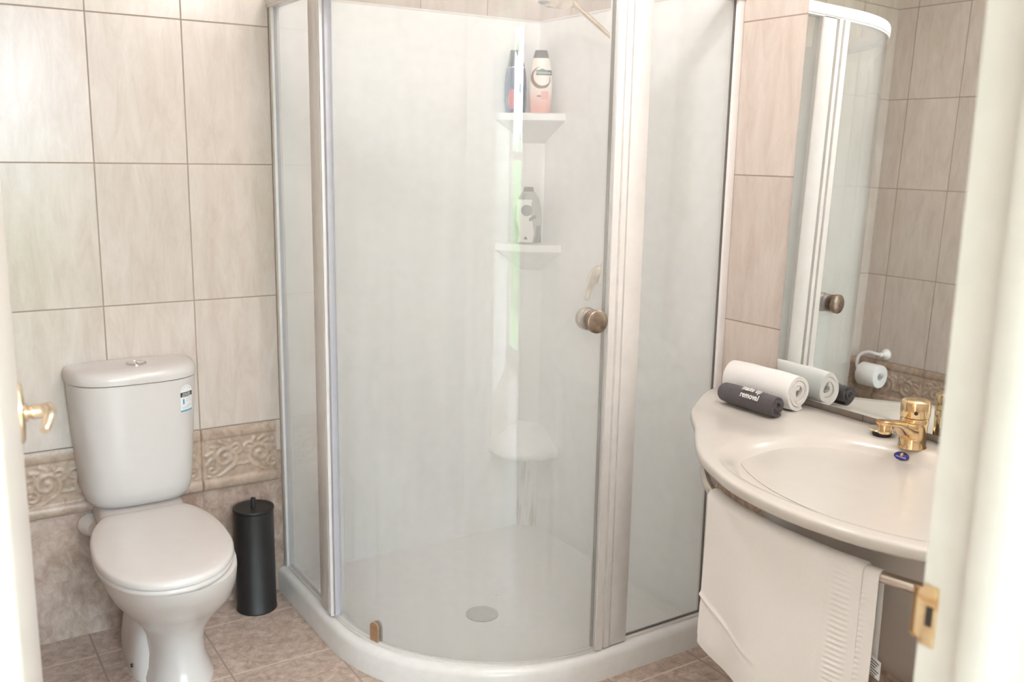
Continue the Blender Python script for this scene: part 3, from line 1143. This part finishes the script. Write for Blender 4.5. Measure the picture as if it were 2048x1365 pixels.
b2.patch('fruit_print', M['brown_print'], coconut, -0.036, 0.036, 0.078, 0.155, 0.0004, 60)
b2.patch('fruit_print', M['brown_print'], lambda s, z: 1 < ((s - 0.012) / 0.017) ** 2 + ((z - 0.112) / 0.026) ** 2 < 1.35 and s > 0.012 and z < 0.12, 0.0, 0.036, 0.08, 0.125, 0.0004, 40)
b2.patch('text_block', M['pink_print'], lambda s, z: s > 0.002 or abs(z - 0.056) < 0.003, -0.012, 0.026, 0.044, 0.072, 0.0004)
b2.patch('text_line', M['brown_print'], lambda s, z: True, -0.012, 0.001, 0.053, 0.058, 0.0008, 8)
T2 = 1.116
b3 = Bottle('body_wash_bottle', 'smoky oval bottle with white label on the lower shelf', (-0.088, -0.086), T2, FACE,
            [(0, 0.036, 0.020), (0.004, 0.039, 0.022), (0.03, 0.044, 0.024), (0.07, 0.0475, 0.025), (0.10, 0.047, 0.024), (0.13, 0.043, 0.022), (0.16, 0.035, 0.019), (0.178, 0.024, 0.016), (0.182, 0.020, 0.014), (0.196, 0.017, 0.013), (0.198, 0.015, 0.011)],
            0.182, (M['clear_plastic'], M['dark_cap']), e=2.2)
b3.patch('bottle_label', M['label_white'], lambda s, z: abs(s + 0.012 - 0.006 * math.sin(z * 40)) < 0.026 - 0.05 * abs(z - 0.08) * 0.2, -0.04, 0.026, 0.008, 0.155)
b3.patch('round_emblem', M['dark_cap'], lambda s, z: (s + 0.006) ** 2 + (z - 0.118) ** 2 < 0.0195 ** 2, -0.027, 0.015, 0.097, 0.139, 0.0011)
b3.patch('banner', M['dark_cap'], lambda s, z: abs((z - 0.092) - (s - 0.015) * 0.5) < 0.006 and abs(s - 0.015) < 0.012, 0.0, 0.03, 0.078, 0.106, 0.0011)
b3.patch('leaf_emblem', M['dark_cap'], lambda s, z: abs(s + 0.008) < 0.0075 * (1 - (z - 0.018) / 0.012), -0.017, 0.001, 0.018, 0.030, 0.0011)
b3.patch('dark_liquid', M['dark_cap'], lambda s, z: s > 0.018 + 0.01 * math.sin(z * 30), 0.015, 0.046, 0.006, 0.066, 0.0003)

# ------------------------------------------------------------------ toilet
TX = -1.417
wc = thing('toilet', 'white close coupled toilet with closed lid against tiled wall', 'toilet', (TX, -0.25, 0))


def dshape(hw, yb, yf, n=2.8, k=40, lean=0.045, back=0.0):
    """D outline in plan: flat back at yb, bowed front at yf"""
    d = yb - yf
    pts = []
    for i in range(k + 1):
        t = PI * i / k
        c, s = math.cos(t), math.sin(t)
        x = hw * math.copysign(abs(c) ** (2 / n), c)
        y = yb - d * abs(s) ** (2 / n)
        pts.append((TX + x + lean * y, y))
    return pts


CIS = [(0.418, 0.122, 0.118), (0.424, 0.136, 0.134), (0.440, 0.146, 0.143), (0.47, 0.1525, 0.148), (0.55, 0.1585, 0.153), (0.68, 0.1665, 0.160), (0.782, 0.1715, 0.165)]


def cis_at(z):
    for (z0, h0, d0), (z1, h1, d1) in zip(CIS, CIS[1:]):
        if z <= z1:
            t = (z - z0) / (z1 - z0)
            return h0 + (h1 - h0) * t, d0 + (d1 - d0) * t
    return CIS[-1][1:]


YB = -0.006
b = NB()
loft(b, [[(x, y, z) for x, y in dshape(hw, YB, -dp_, 3.4, lean=0)] for z, hw, dp_ in CIS])
cis = obj('cistern', b, M['porcelain'], wc, angle=60)
b = NB()
loft(b, [[(x, y, z) for x, y in dshape(hw, YB + 0.002, -d_, 3.2, lean=0)] for z, hw, d_ in
         ((0.7835, 0.172, 0.166), (0.785, 0.1755, 0.170), (0.796, 0.176, 0.1715), (0.806, 0.1745, 0.170), (0.815, 0.171, 0.164), (0.821, 0.161, 0.154), (0.824, 0.13, 0.125), (0.8255, 0.06, 0.07))])
lid = obj('cistern_lid', b, M['porcelain'], wc, angle=60)
bc = Vector((-1.410, -0.083, 0.8235))
b = NB()
lathe(b, [(0.029, -0.004), (0.029, 0.003), (0.026, 0.005), (0.0255, 0.003)], bc, (0, 0, 1), 40)
obj('button_ring', b, M['chrome'], lid)
for sg in (-1, 1):
    b = NB()
    pts = [(bc.x + sg * 0.001 + sg * 0.0235 * math.cos(t), bc.y + 0.0235 * math.sin(t)) for t in [-PI / 2 + PI * i / 16 for i in range(17)]]
    loft(b, [[(x, y, bc.z) for x, y in pts], [(x, y, bc.z + 0.005) for x, y in pts], [(bc.x + (x - bc.x) * 0.9, bc.y + (y - bc.y) * 0.9, bc.z + 0.0065 - (0.0015 if sg < 0 else 0)) for x, y in pts]])
    obj('flush_button', b, M['chrome'], lid, label='chrome half-round flush button')


def cis_front(x, z, off):
    hw, d = cis_at(z)
    k = min(abs(x - TX) / hw, 0.999)
    y = YB - (d + YB) * (1 - k ** 3.4) ** (1 / 3.4)
    return Vector((x, y - off, z))


def cis_patch(name, mat, x0, x1, z0, z1, off, parent, shape=None, n=24):
    b = NB()
    V = {}
    m_ = 30

    def vt(i, j):
        if (i, j) not in V:
            V[(i, j)] = b.verts.new(cis_front(x0 + (x1 - x0) * i / n, z0 + (z1 - z0) * j / m_, off))
        return V[(i, j)]
    for i in range(n):
        for j in range(m_):
            if shape is None or shape((i + .5) / n, (j + .5) / m_):
                b.faces.new((vt(i, j), vt(i + 1, j), vt(i + 1, j + 1), vt(i, j + 1)))
    return obj(name, b, mat, parent)


LX0, LX1, LZ0, LZ1 = -1.309, -1.2715, 0.684, 0.762
lab = cis_patch('rating_label', M['label_white'], LX0, LX1, LZ0, LZ1, 0.0006, cis, lambda u, v: v < 0.72 or (u - 0.5) ** 2 / 0.25 + (v - 0.72) ** 2 / 0.0784 < 1)
lab['label'] = 'water rating sticker with a black band and blue foot'
LH = LZ1 - LZ0
cis_patch('label_band', M['label_black'], LX0, LX1, LZ0 + LH * 0.56, LZ0 + LH * 0.735, 0.0009, lab)
cis_patch('label_band', M['label_blue'], LX0, LX1, LZ0, LZ0 + LH * 0.055, 0.0009, lab)
cis_patch('label_mark', M['label_blue'], LX0 + 0.007, LX0 + 0.012, LZ0 + LH * 0.28, LZ0 + LH * 0.48, 0.0009, lab)
for k in range(5):
    a = PI * (0.2 + 0.6 * k / 4)
    u, v = 0.5 - 0.36 * math.cos(a), 0.74 + 0.19 * math.sin(a)
    cis_patch('label_star', M['label_black'], LX0 + (u - 0.035) * 0.0375, LX0 + (u + 0.035) * 0.0375, LZ0 + LH * v, LZ0 + LH * (v + 0.03), 0.0009, lab, lambda a_, b_: abs(a_ - .5) + abs(b_ - .5) < .5, 10)
for txt, v, sz in (('WATER', 0.675, 0.0075), ('RATING', 0.605, 0.0075)):
    obj('lettering', put_text(text_bm(txt, sz), lambda x, y, q: cis_front((LX0 + LX1) / 2 + x, LZ0 + LH * v + y, 0.0013 + q)), M['label_white'], lab)
for v, x0, x1 in ((0.45, 0.45, 0.93), (0.38, 0.45, 0.93), (0.22, 0.45, 0.93), (0.17, 0.12, 0.93), (0.12, 0.12, 0.7), (0.52, 0.2, 0.8)):
    cis_patch('text_line', M['seal'], LX0 + x0 * 0.0375, LX0 + x1 * 0.0375, LZ0 + LH * v, LZ0 + LH * (v + 0.016), 0.0009, lab)

# pan: egg-shaped sections rising from the foot to the rim, with the trap behind


def egg(hw, yb, yf, n=2.25, k=56, yc=None):
    yc = (yb + yf) / 2 if yc is None else yc
    out = []
    for i in range(k):
        t = 2 * PI * i / k
        c, s = math.cos(t), math.sin(t)
        x = hw * math.copysign(abs(c) ** (2 / n), c)
        y = yc + (yb - yc if s > 0 else yc - yf) * math.copysign(abs(s) ** (2 / n), s)
        out.append((TX + x + 0.045 * y, y))
    return out


b = NB()
PAN = [(0.0, 0.090, -0.205, -0.470, -1.397), (0.012, 0.089, -0.205, -0.468, -1.397), (0.035, 0.079, -0.205, -0.455, -1.397), (0.07, 0.072, -0.205, -0.445, -1.398), (0.12, 0.073, -0.20, -0.445, -1.399),
       (0.16, 0.086, -0.195, -0.460, -1.401), (0.20, 0.109, -0.19, -0.495, -1.404), (0.24, 0.132, -0.185, -0.545, -1.409), (0.28, 0.149, -0.178, -0.598, -1.415), (0.33, 0.161, -0.174, -0.648, -1.424), (0.37, 0.166, -0.172, -0.680, -1.432), (0.386, 0.167, -0.172, -0.686, -1.435), (0.390, 0.160, -0.178, -0.678, -1.435)]
loft(b, [[(x - TX - 0.045 * y + cx0, y, z) for x, y in egg(hw, yb, yf)] for z, hw, yb, yf, cx0 in PAN])
pan = obj('pan', b, M['porcelain'], wc, angle=60)
b = NB()
loft(b, [[(x + 0.014, y, z) for x, y in egg(hw, yb, yf, 4.0)] for z, hw, yb, yf in ((0, 0.098, -0.055, -0.37), (0.04, 0.097, -0.054, -0.35), (0.12, 0.082, -0.052, -0.33), (0.20, 0.074, -0.05, -0.31), (0.26, 0.070, -0.045, -0.31), (0.33, 0.078, -0.035, -0.31))])
trap = obj('trap_skirt', b, M['porcelain'], wc, angle=60)
b = NB()
loft(b, [[(x, y, z) for x, y in dshape(hw, -0.012, yf, 4)] for z, hw, yf in ((0.325, 0.095, -0.24), (0.345, 0.118, -0.26), (0.385, 0.122, -0.26), (0.398, 0.118, -0.19), (0.4175, 0.112, -0.12))])
obj('cistern_shelf', b, M['porcelain'], wc, angle=60)
b = NB()
lathe(b, [(0.005, -0.004), (0.005, 0.0012), (0.002, 0.0015)], (TX + 0.014 - 0.0955 - 0.0140, -0.305, 0.030), (-1, 0, 0.06), 14)
obj('fixing_hole', b, M['rubber'], trap)


def seat_ring(k, z, yb=-0.178, yf=-0.700, hw=0.169, yc=-0.45):
    out = []
    n = 64
    for i in range(n):
        t = 2 * PI * i / n
        c, s = math.cos(t), math.sin(t)
        if s >= 0:
            e, L = 2.3, (yb - yc) * 1.21
        else:
            e, L = 2.15, yc - yf
        x = hw * math.copysign(abs(c) ** (2 / e), c) * k
        y = yc + L * math.copysign(abs(s) ** (2 / e), s) * k
        y = min(y, yc + (yb - yc) * k)
        out.append((TX - 0.004 + x + 0.045 * y, y, z))
    return out


b = NB()
loft(b, [seat_ring(0.97, 0.3915), seat_ring(0.985, 0.393), seat_ring(0.992, 0.399), seat_ring(0.988, 0.405), seat_ring(0.975, 0.407)])
obj('seat', b, M['seatplastic'], wc, angle=60)
b = NB()
loft(b, [seat_ring(0.975, 0.4090), seat_ring(0.995, 0.4095), seat_ring(1.0, 0.414), seat_ring(0.995, 0.421), seat_ring(0.98, 0.4258), seat_ring(0.95, 0.4285), seat_ring(0.85, 0.4305), seat_ring(0.6, 0.4325), seat_ring(0.3, 0.4335)])
obj('seat_lid', b, M['seatplastic'], wc, angle=60)
for sx in (-0.075, 0.075):
    b = NB()
    tube(b, [(TX + sx - 0.02 - 0.008, -0.182, 0.4045), (TX + sx + 0.02 - 0.008, -0.182, 0.4045)], 0.011, 16)
    obj('hinge', b, M['seatplastic'], wc)
b = NB()
lathe(b, [(0.034, 0), (0.034, 0.012), (0.030, 0.020), (0.026, 0.040), (0.020, 0.048), (0.001, 0.050)], (-1.548, -0.001, 0.343), (0.12, -1, 0), 32)
obj('inlet_cover', b, M['white_plastic'], wc)

# ------------------------------------------------------------------ toilet brush holder
BC = (-1.092, -0.088)
tb = thing('toilet_brush_holder', 'matt black cylindrical toilet brush holder between toilet and shower', 'toilet brush', (BC[0], BC[1], 0))
b = NB()
lathe(b, [(0.0605, 0), (0.0625, 0.002), (0.0625, 0.008), (0.061, 0.010), (0.0605, 0.328), (0.055, 0.330), (0.050, 0.330), (0.050, 0.322)], (BC[0], BC[1], 0), n=48)
obj('holder_body', b, M['black'], tb)
b = NB()
lathe(b, [(0.0495, 0.3225), (0.054, 0.3302), (0.0625, 0.3305), (0.063, 0.334), (0.0615, 0.338), (0.055, 0.3385), (0.053, 0.3360), (0.001, 0.3365)], (BC[0], BC[1], 0), n=48)
obj('holder_lid', b, M['black'], tb)
b = NB()
lathe(b, [(0.0075, 0.336), (0.0075, 0.364), (0.0068, 0.3665), (0.001, 0.367)], (BC[0], BC[1], 0), n=20)
obj('brush_handle', b, M['black'], tb)

# ------------------------------------------------------------------ mirror
th = 0.021
mir = thing('wall_mirror', 'large frameless mirror above the basin', 'mirror', (-0.024, -1.7, 0.834))


def mp(y, s, n):                               # s up the mirror, n out of its face
    return Vector((-0.0255 + s * math.sin(th) - n * math.cos(th), y, 0.8235 + s * math.cos(th) + n * math.sin(th)))


MY0, MY1, MH = -1.187, -2.36, 1.10
b = NB()
loft(b, [[mp(MY0, s, -0.003), mp(MY1, s, -0.003), mp(MY1, s, 0.0), mp(MY0, s, 0.0)] for s in (0, MH)])
obj('mirror_glass', b, M['mirror'], mir, smooth=False)
b = NB()
loft(b, [[mp(MY0 - 0.002, s, -0.006), mp(MY1 + 0.002, s, -0.006), mp(MY1 + 0.002, s, -0.0032), mp(MY0 - 0.002, s, -0.0032)] for s in (0.001, MH - 0.01)])
bx(b, -0.017, -0.0005, MY0 - 0.06, MY1 + 0.06, 0.85, 0.90)
obj('mirror_backing', b, M['mirrorback'], mir, smooth=False)

# ------------------------------------------------------------------ wash basin
rim = [(-0.004, -1.012), (-0.085, -1.024), (-0.170, -1.056), (-0.245, -1.105), (-0.300, -1.165), (-0.350, -1.228), (-0.415, -1.298), (-0.484, -1.380), (-0.528, -1.456), (-0.572, -1.560), (-0.592, -1.660), (-0.597, -1.730)]
YM = -1.730
half = spline([(x, y, 0) for x, y in rim], 46)
full = half + [Vector((p.x, 2 * YM - p.y, 0)) for p in reversed(half[:-1])]
backn = 30
backline = [Vector((-0.004, full[-1].y + (full[0].y - full[-1].y) * i / backn, 0)) for i in range(1, backn)]
OUT = full + backline
BC2 = Vector((-0.325, -1.715, 0))              # bowl centre
BA, BB = 0.222, 0.325


def sm(t):
    t = min(max(t, 0), 1)
    return t * t * (3 - 2 * t)


def deck_z(x, y):
    return 0.785 + 0.018 * sm((x + 0.22) / 0.10)


def inset(p, d):
    v = p - BC2
    return BC2 + v * max(0.05, (v.length - d)) / v.length


def bowl_pt(p, k):
    v = p - BC2
    a = math.atan2(v.y / BB, v.x / BA)
    e = 2.3
    c, s = math.cos(a), math.sin(a)
    r = 1 / (abs(c) ** e + abs(s) ** e) ** (1 / e)
    return BC2 + Vector((BA * c, BB * s, 0)) * r * k


def clampx(p):
    return Vector((min(p.x, -0.004), p.y, 0))


b = NB()
rg = []
for d, dz in ((0.030, -0.026), (0.008, -0.0255), (0.0025, -0.0235), (0.0, -0.019), (0.0, -0.006), (0.0018, -0.002), (0.007, 0.0)):
    rg.append([(q.x, q.y, deck_z(q.x, q.y) + dz) for q in (clampx(inset(p, d)) for p in OUT)])
for t in (0.35, 0.7, 0.93):
    row = []
    for p in OUT:
        q = clampx(inset(p, 0.007).lerp(bowl_pt(p, 1.05), t))
        row.append((q.x, q.y, deck_z(q.x, q.y)))
    rg.append(row)
for k, z in ((1.05, -0.001), (1.01, -0.004), (0.97, -0.0095), (0.92, -0.020), (0.86, -0.035), (0.77, -0.056), (0.65, -0.076), (0.5, -0.091), (0.3, -0.102), (0.09, -0.106)):
    rg.append([(q.x, q.y, (deck_z(q.x, q.y) if k > 1 else 0.785 + 0.010 * max(0, (k - 0.9) * 10) * sm((q.x + 0.22) / 0.1)) + z) for q in (bowl_pt(p, k) for p in OUT)])
bas = thing('wash_basin', 'ivory bow-fronted wash basin fixed below the mirror', 'basin', (-0.02, YM, 0.25))
loft(b, rg)
slab = obj('basin_top', b, M['basin'], bas, angle=50)
# underside bowl / half pedestal
b = NB()
rg = []
for z, wy, dx in ((0.7605, 0.47, 0.50), (0.70, 0.455, 0.47), (0.62, 0.425, 0.42), (0.54, 0.385, 0.36), (0.46, 0.335, 0.30), (0.38, 0.27, 0.24), (0.31, 0.195, 0.18), (0.26, 0.11, 0.11), (0.245, 0.05, 0.05)):
    rg.append([(-0.003 - dx * math.sin(PI * i / 36) ** 0.85, YM + wy * math.cos(PI * i / 36), z) for i in range(37)])
loft(b, rg)
obj('bowl_underside', b, M['basin'], bas, angle=60)
b = NB()
lathe(b, [(0.021, -0.001), (0.021, 0.004), (0.015, 0.005), (0.012, 0.002), (0.001, 0.002)], (BC2.x, BC2.y, 0.680), (0, 0, 1), 32)
obj('waste_ring', b, M['gold'], bas)


def bdg(u, v, off):
    """plane of the oval badge on the bowl's back slope"""
    k = off + 0.0012
    return Vector((-0.1135 + v * 0.60 - 0.8 * k, -1.637 - u, 0.7825 + v * 0.80 + 0.6 * k))


# ------------------------------------------------------------------ basin mixer, plug, towels
tp = thing('basin_tap', 'tarnished gold mixer tap at the back of the basin', 'tap', (-0.088, -1.648, 0.803))
tx, ty, tz = -0.088, -1.642, 0.8025
b = NB()
lathe(b, [(0.0305, 0), (0.0305, 0.003), (0.0285, 0.006), (0.0280, 0.030), (0.0290, 0.050), (0.0300, 0.066), (0.0285, 0.0685)], (tx, ty, tz), n=40)
obj('tap_body', b, M['gold'], tp)
b = NB()
lathe(b, [(0.0270, 0.0685), (0.0308, 0.0705), (0.0315, 0.076), (0.0315, 0.100), (0.030, 0.1055), (0.024, 0.1085), (0.010, 0.1100), (0.001, 0.1102)], (tx, ty, tz), n=40)
hd = obj('tap_head', b, M['gold'], tp)
b = NB()
lathe(b, [(0.0042, -0.0005), (0.0042, 0.0012), (0.001, 0.0014)], Vector((tx, ty, tz + 0.084)) + Vector((-0.80, -0.60, 0)).normalized() * 0.0312, (-0.80, -0.60, 0), 16)
obj('indicator_dot', b, M['rubber'], hd)
b = NB()
rg = []
for x, w, z0, z1 in ((-0.010, 0.024, 0.016, 0.064), (-0.030, 0.0235, 0.022, 0.064), (-0.045, 0.020, 0.038, 0.066), (-0.065, 0.0175, 0.053, 0.0695), (-0.09, 0.0160, 0.061, 0.0740), (-0.112, 0.0155, 0.065, 0.0775), (-0.119, 0.012, 0.067, 0.077)):
    rg.append([(tx + x, ty + w * math.copysign(abs(math.cos(t)) ** 0.6, math.cos(t)), tz + (z0 + z1) / 2 + (z1 - z0) / 2 * math.copysign(abs(math.sin(t)) ** 0.6, math.sin(t))) for t in [2 * PI * i / 24 for i in range(24)]])
loft(b, rg)
obj('spout', b, M['gold'], tp, angle=60)
b = NB()
lathe(b, [(0.013, 0.0), (0.0145, -0.003), (0.0145, -0.020), (0.012, -0.022), (0.001, -0.022)], (tx - 0.103, ty, tz + 0.068), n=28)
obj('aerator', b, M['gold'], tp)

pg = thing('basin_plug', 'gold basin plug with black rubber resting beside the tap', 'plug', (-0.072, -1.553, 0.803))
b = NB()
lathe(b, [(0.020, 0), (0.021, 0.003), (0.0215, 0.010), (0.019, 0.012)], (-0.072, -1.553, 0.8025), n=32)
obj('stopper', b, M['rubber'], pg)
b = NB()
lathe(b, [(0.018, 0.0121), (0.029, 0.0135), (0.0305, 0.0155), (0.029, 0.0175), (0.012, 0.0195), (0.001, 0.020)], (-0.072, -1.553, 0.8025), n=40)
obj('plug_disc', b, M['palegold'], pg)


def rolled_towel(name, label, x, z0, y0, y1, rx, rz, mat, layers, th_, seed):
    rnd = random.Random(seed)
    rad = max(rx, rz)
    outer, inner = [], []
    n = int(layers * 34)
    pitch = th_ + 0.0012
    r_end = rad
    for i in range(n + 1):
        t = i / n
        a = -PI * 0.35 - t * layers * 2 * PI
        r = rad - pitch * t * layers
        outer.append((a, r))
        inner.append((a, max(r - th_, 0.001)))
    poly = outer + list(reversed(inner))
    rg = []
    NS = 18
    ph = [rnd.uniform(0, 6) for _ in range(6)]
    for j in range(NS + 1):
        s = j / NS
        y = y0 + (y1 - y0) * s
        endk = 1 - 0.05 * (abs(2 * s - 1) ** 8)
        ring = []
        for idx, (a, r) in enumerate(poly):
            wob = 1 + 0.018 * math.sin(3 * a + ph[0] + 2.2 * s) + 0.012 * math.sin(5 * s * PI + ph[1])
            px = r * math.cos(a) * rx / rad * wob * endk
            pz = r * math.sin(a) * rz / rad * wob * endk
            pz = max(pz, -rz * 0.955)
            tel = 0.006 * math.sin(a * 0.5 + ph[2]) * (2 * s - 1) * (1 - r / rad)
            ring.append((x + px, y + tel + 0.002 * math.sin(2 * a + ph[3]) * (2 * s - 1), z0 + rz * 0.955 + pz))
        rg.append(ring)
    b = NB()
    loft(b, rg)
    return tag(obj(name, b, mat, origin=(x, (y0 + y1) / 2, z0), angle=60), label, 'towel')


DKX, DKZ = -0.137, 0.8005 - 0.004
rolled_towel('rolled_towel', 'rolled white hand towel on the basin against the mirror', -0.081, 0.8020, -1.088, -1.312, 0.046, 0.051, M['white_towel'], 2.6, 0.0115, 3)
dk = rolled_towel('rolled_towel', 'small rolled charcoal towel lettered in white on the basin', -0.160, 0.8000, -1.137, -1.317, 0.0295, 0.0285, M['grey_towel'], 3.0, 0.0068, 5)
RC = (-0.160, 0.8000 + 0.0285 * 0.955)


def roll_txt(x, y, q, yc, ang0):
    """x runs along the roll towards the camera's right, y around it"""
    a = ang0 - y / 0.028                      # angle from +x axis in the xz plane
    return Vector((RC[0] + (0.0308 + q) * math.cos(a), yc - x, RC[1] + (0.0298 + q) * math.sin(a)))


for txt, a0, yc in (('removal', R_(152), -1.247), ('make up', R_(114), -1.243)):
    tb_ = put_text(text_bm(txt, 0.0195, bold=0.0003), lambda x, y, q: roll_txt(x * 0.95, y, q, yc, a0))
    o_ = obj('lettering', tb_, M['ink_white'], dk, label='white lettering on the charcoal roll')

# maker's badge on the basin
b = NB()
rg = []
for k, off in ((1.0, 0.0), (1.0, 0.0012), (0.92, 0.0018)):
    rg.append([bdg(0.0185 * k * math.cos(t), 0.0098 * k * math.sin(t), off) for t in [2 * PI * i / 36 for i in range(36)]])
loft(b, rg)
bad = obj('maker_badge', b, M['badge_blue'], slab, label='small oval blue badge with a gold crest')
b = NB()
rg = [[bdg(0.0032 * math.cos(t) * (1 + 0.35 * math.cos(5 * t)), 0.0030 + 0.0040 * math.sin(t) * (1 + 0.3 * math.cos(5 * t)), o_) for t in [2 * PI * i / 30 for i in range(30)]] for o_ in (0.0018, 0.0024)]
loft(b, rg)
obj('badge_crest', b, M['badge_gold'], bad)
b = NB()
for k in range(9):
    u = -0.0115 + k * 0.0029
    loft(b, [[bdg(u + du, -0.0050 + dv + (0.0008 if k % 2 else 0), o_) for du, dv in ((0, 0), (0.0017, 0), (0.0017, 0.0026), (0, 0.0026))] for o_ in (0.0017, 0.0022)])
obj('badge_lettering', b, M['seal'], bad)

# towel rail: chrome loop under the rim
ZR = 0.70
half_r = [(-0.004, -1.150), (-0.11, -1.158), (-0.225, -1.195), (-0.345, -1.270), (-0.440, -1.370), (-0.502, -1.475), (-0.532, -1.600), (-0.540, -1.730)]
rail_pts = [(x, y, ZR) for x, y in half_r] + [(x, 2 * YM - y, ZR) for x, y in reversed(half_r[:-1])]
RP = spline(rail_pts, 121)
tr = thing('towel_rail', 'curved chrome towel rail below the basin rim', 'towel rail', (-0.02, YM, ZR))
b = NB()
tube(b, RP, 0.0115, 18)
obj('rail_tube', b, M['steel'], tr)
for p in (RP[0], RP[-1]):
    b = NB()
    lathe(b, [(0.024, 0), (0.024, 0.004), (0.018, 0.008), (0.0125, 0.010)], (-0.0008, p.y, ZR), (-1, 0, 0), 24)
    obj('wall_flange', b, M['steel'], tr)

# bath towel hung over the rail
FR = resample([v for v in RP if v.y > -2.2], 400)
path = [v for v in FR if -1.872 <= v.y <= -1.447]
path = resample(path, 72)
tow = thing('bath_towel', 'white bath towel hanging over the curved towel rail', 'towel', (-0.52, -1.65, 0.40))


def towel_sheet(bm, P, n_off, zb_front, zb_back, th_, seed, ribs=True, hem=True, droop=0.0, span=(0, 1)):
    rnd = random.Random(seed)
    ph = [rnd.uniform(0, 6.28) for _ in range(5)]
    rg = []
    n = len(P)
    for i, p in enumerate(P):
        t = (P[min(i + 1, n - 1)] - P[max(i - 1, 0)]).normalized()
        nn = Vector((t.y, -t.x, 0))
        if nn.x > 0:
            nn = -nn
        s = i / (n - 1)
        zbf = zb_front + 0.010 * math.sin(s * 5 + ph[0]) - 0.02 * s + droop * (1 - s)

        def wob(z):
            k = (ZR - z) / 0.35
            return 0.010 * k * math.sin(s * 6.0 + ph[1]) + 0.006 * k * math.sin(s * 13 + ph[2] + z * 6)
        R0 = 0.0125 + n_off
        prof = []                               # (normal offset, z)
        NZ = 140
        for k in range(NZ + 1):
            z = zbf + (ZR - zbf) * k / NZ
            d = R0 + wob(z) + 0.010 * (ZR - z) * 3 * 0.35
            if hem:
                hb = zbf + 0.095 - 0.055 * s
                q = (z - hb) / 0.0055
                if s < 0.5:
                    d += 0.0042 * math.exp(-q * q) * (1 - s * 2) ** 0.5 - 0.0012 * math.exp(-((q + 2) ** 2))
            if ribs and 0.88 < s < 0.955:
                d += 0.0012 * math.sin((z + 0.02 * s) * 2 * PI / 0.0105)
            if ribs and abs(s - 0.86) < 0.012:
                d -= 0.0016
            prof.append((d, z))
        for k in range(1, 10):
            a = PI * k / 10
            prof.append((R0 * math.cos(a), ZR + (R0 + 0.0) * math.sin(a)))
        for k in range(9):
            z = ZR + (zb_back - ZR) * k / 8
            prof.append((-R0 - 0.003 * k / 8, z))
        inner = []
        for k, (d, z) in enumerate(prof):
            if k <= NZ:
                inner.append((d - th_, z + (0.0 if k else 0.001)))
            elif k < NZ + 10:
                a = PI * (k - NZ) / 10
                inner.append(((R0 - th_) * math.cos(a), ZR + (R0 - th_) * math.sin(a)))
            else:
                inner.append((d + th_, z))
        poly = prof + list(reversed(inner))
        rg.append([(p.x + nn.x * d, p.y + nn.y * d, z) for d, z in poly])
    return loft(bm, rg)


b = NB()
towel_sheet(b, path, 0.0055, 0.372, 0.47, 0.0050, 11)
obj('outer_layer', b, M['bath_towel'], tow, angle=70)
path2 = resample([v for v in FR if -1.902 <= v.y <= -1.44], 72)
b = NB()
towel_sheet(b, path2, 0.0003, 0.345, 0.50, 0.0012, 11, ribs=True, hem=False)
obj('inner_layer', b, M['bath_towel'], tow, angle=70)
b = NB()
cp = Vector((-0.522, -1.888, 0.0))
cd = Vector((0.40, -0.85, 0)).normalized()
loft(b, [[(cp + cd * s + Vector((k, 0, 0.545 + z - 0.012 * s / 0.03))) for s, z in ((0, 0), (0.020, -0.006), (0.020, -0.042), (0, -0.038))] for k in (0, -0.0008)])
cl = obj('care_label', b, M['paper'], tow, label='small printed care label')
b = NB()
for r in range(6):
    z = -0.006 - r * 0.0055
    s0, s1 = 0.003, 0.0175 - 0.003 * (r % 3)
    loft(b, [[(cp + cd * s + Vector((k, 0, 0.545 + zz - 0.012 * s / 0.03 - 0.006 * s / 0.02))) for s, zz in ((s0, z), (s1, z), (s1, z - 0.0018), (s0, z - 0.0018))] for k in (-0.001, -0.0013)])
obj('lettering', b, M['ink_black'], cl)

# ------------------------------------------------------------------ toilet roll holder on the left wall (seen in the mirror)
LWX = -ROOM_W
ry, rz_ = -0.150, 0.615
th_o = thing('toilet_roll_holder', 'white hooked toilet roll holder reflected in the mirror', 'toilet roll holder', (LWX, ry, rz_))
b = NB()
lathe(b, [(0.026, 0.0005), (0.026, 0.006), (0.022, 0.012), (0.013, 0.022), (0.0105, 0.035), (0.012, 0.042), (0.008, 0.046)], (LWX, ry, rz_), (1, 0, 0), 28)
obj('wall_rose', b, M['white_plastic'], th_o)
b = NB()
tube(b, spline([(LWX + 0.040, ry, rz_), (LWX + 0.050, ry + 0.02, rz_ + 0.002), (LWX + 0.058, ry + 0.060, rz_ + 0.004), (LWX + 0.064, ry + 0.098, rz_ - 0.018), (LWX + 0.066, ry + 0.106, rz_ - 0.058), (LWX + 0.066, ry + 0.094, rz_ - 0.083), (LWX + 0.066, ry + 0.070, rz_ - 0.088), (LWX + 0.066, ry + 0.02, rz_ - 0.088), (LWX + 0.066, ry - 0.052, rz_ - 0.088)], 40), 0.0075, 14)
obj('hook_arm', b, M['white_plastic'], th_o)
b = NB()
rb = []
ax = Vector((LWX + 0.066, ry + 0.072, rz_ - 0.088 - 0.010))
n = 40
rb = []
for r, h in ((0.0185, 0), (0.053, 0), (0.054, 0.002), (0.054, 0.098), (0.053, 0.1), (0.0185, 0.1)):
    rb.append([ax + Vector((r * math.cos(2 * PI * k / n), -h, r * math.sin(2 * PI * k / n))) for k in range(n)])
loft(b, rb + [rb[0]], cap=False)
bmesh.ops.remove_doubles(b, verts=b.verts[:], dist=1e-6)
tag(obj('toilet_roll', b, M['paper'], origin=(ax.x, ry + 0.02, ax.z)), 'white toilet roll on the hooked holder seen in the mirror', 'toilet roll')
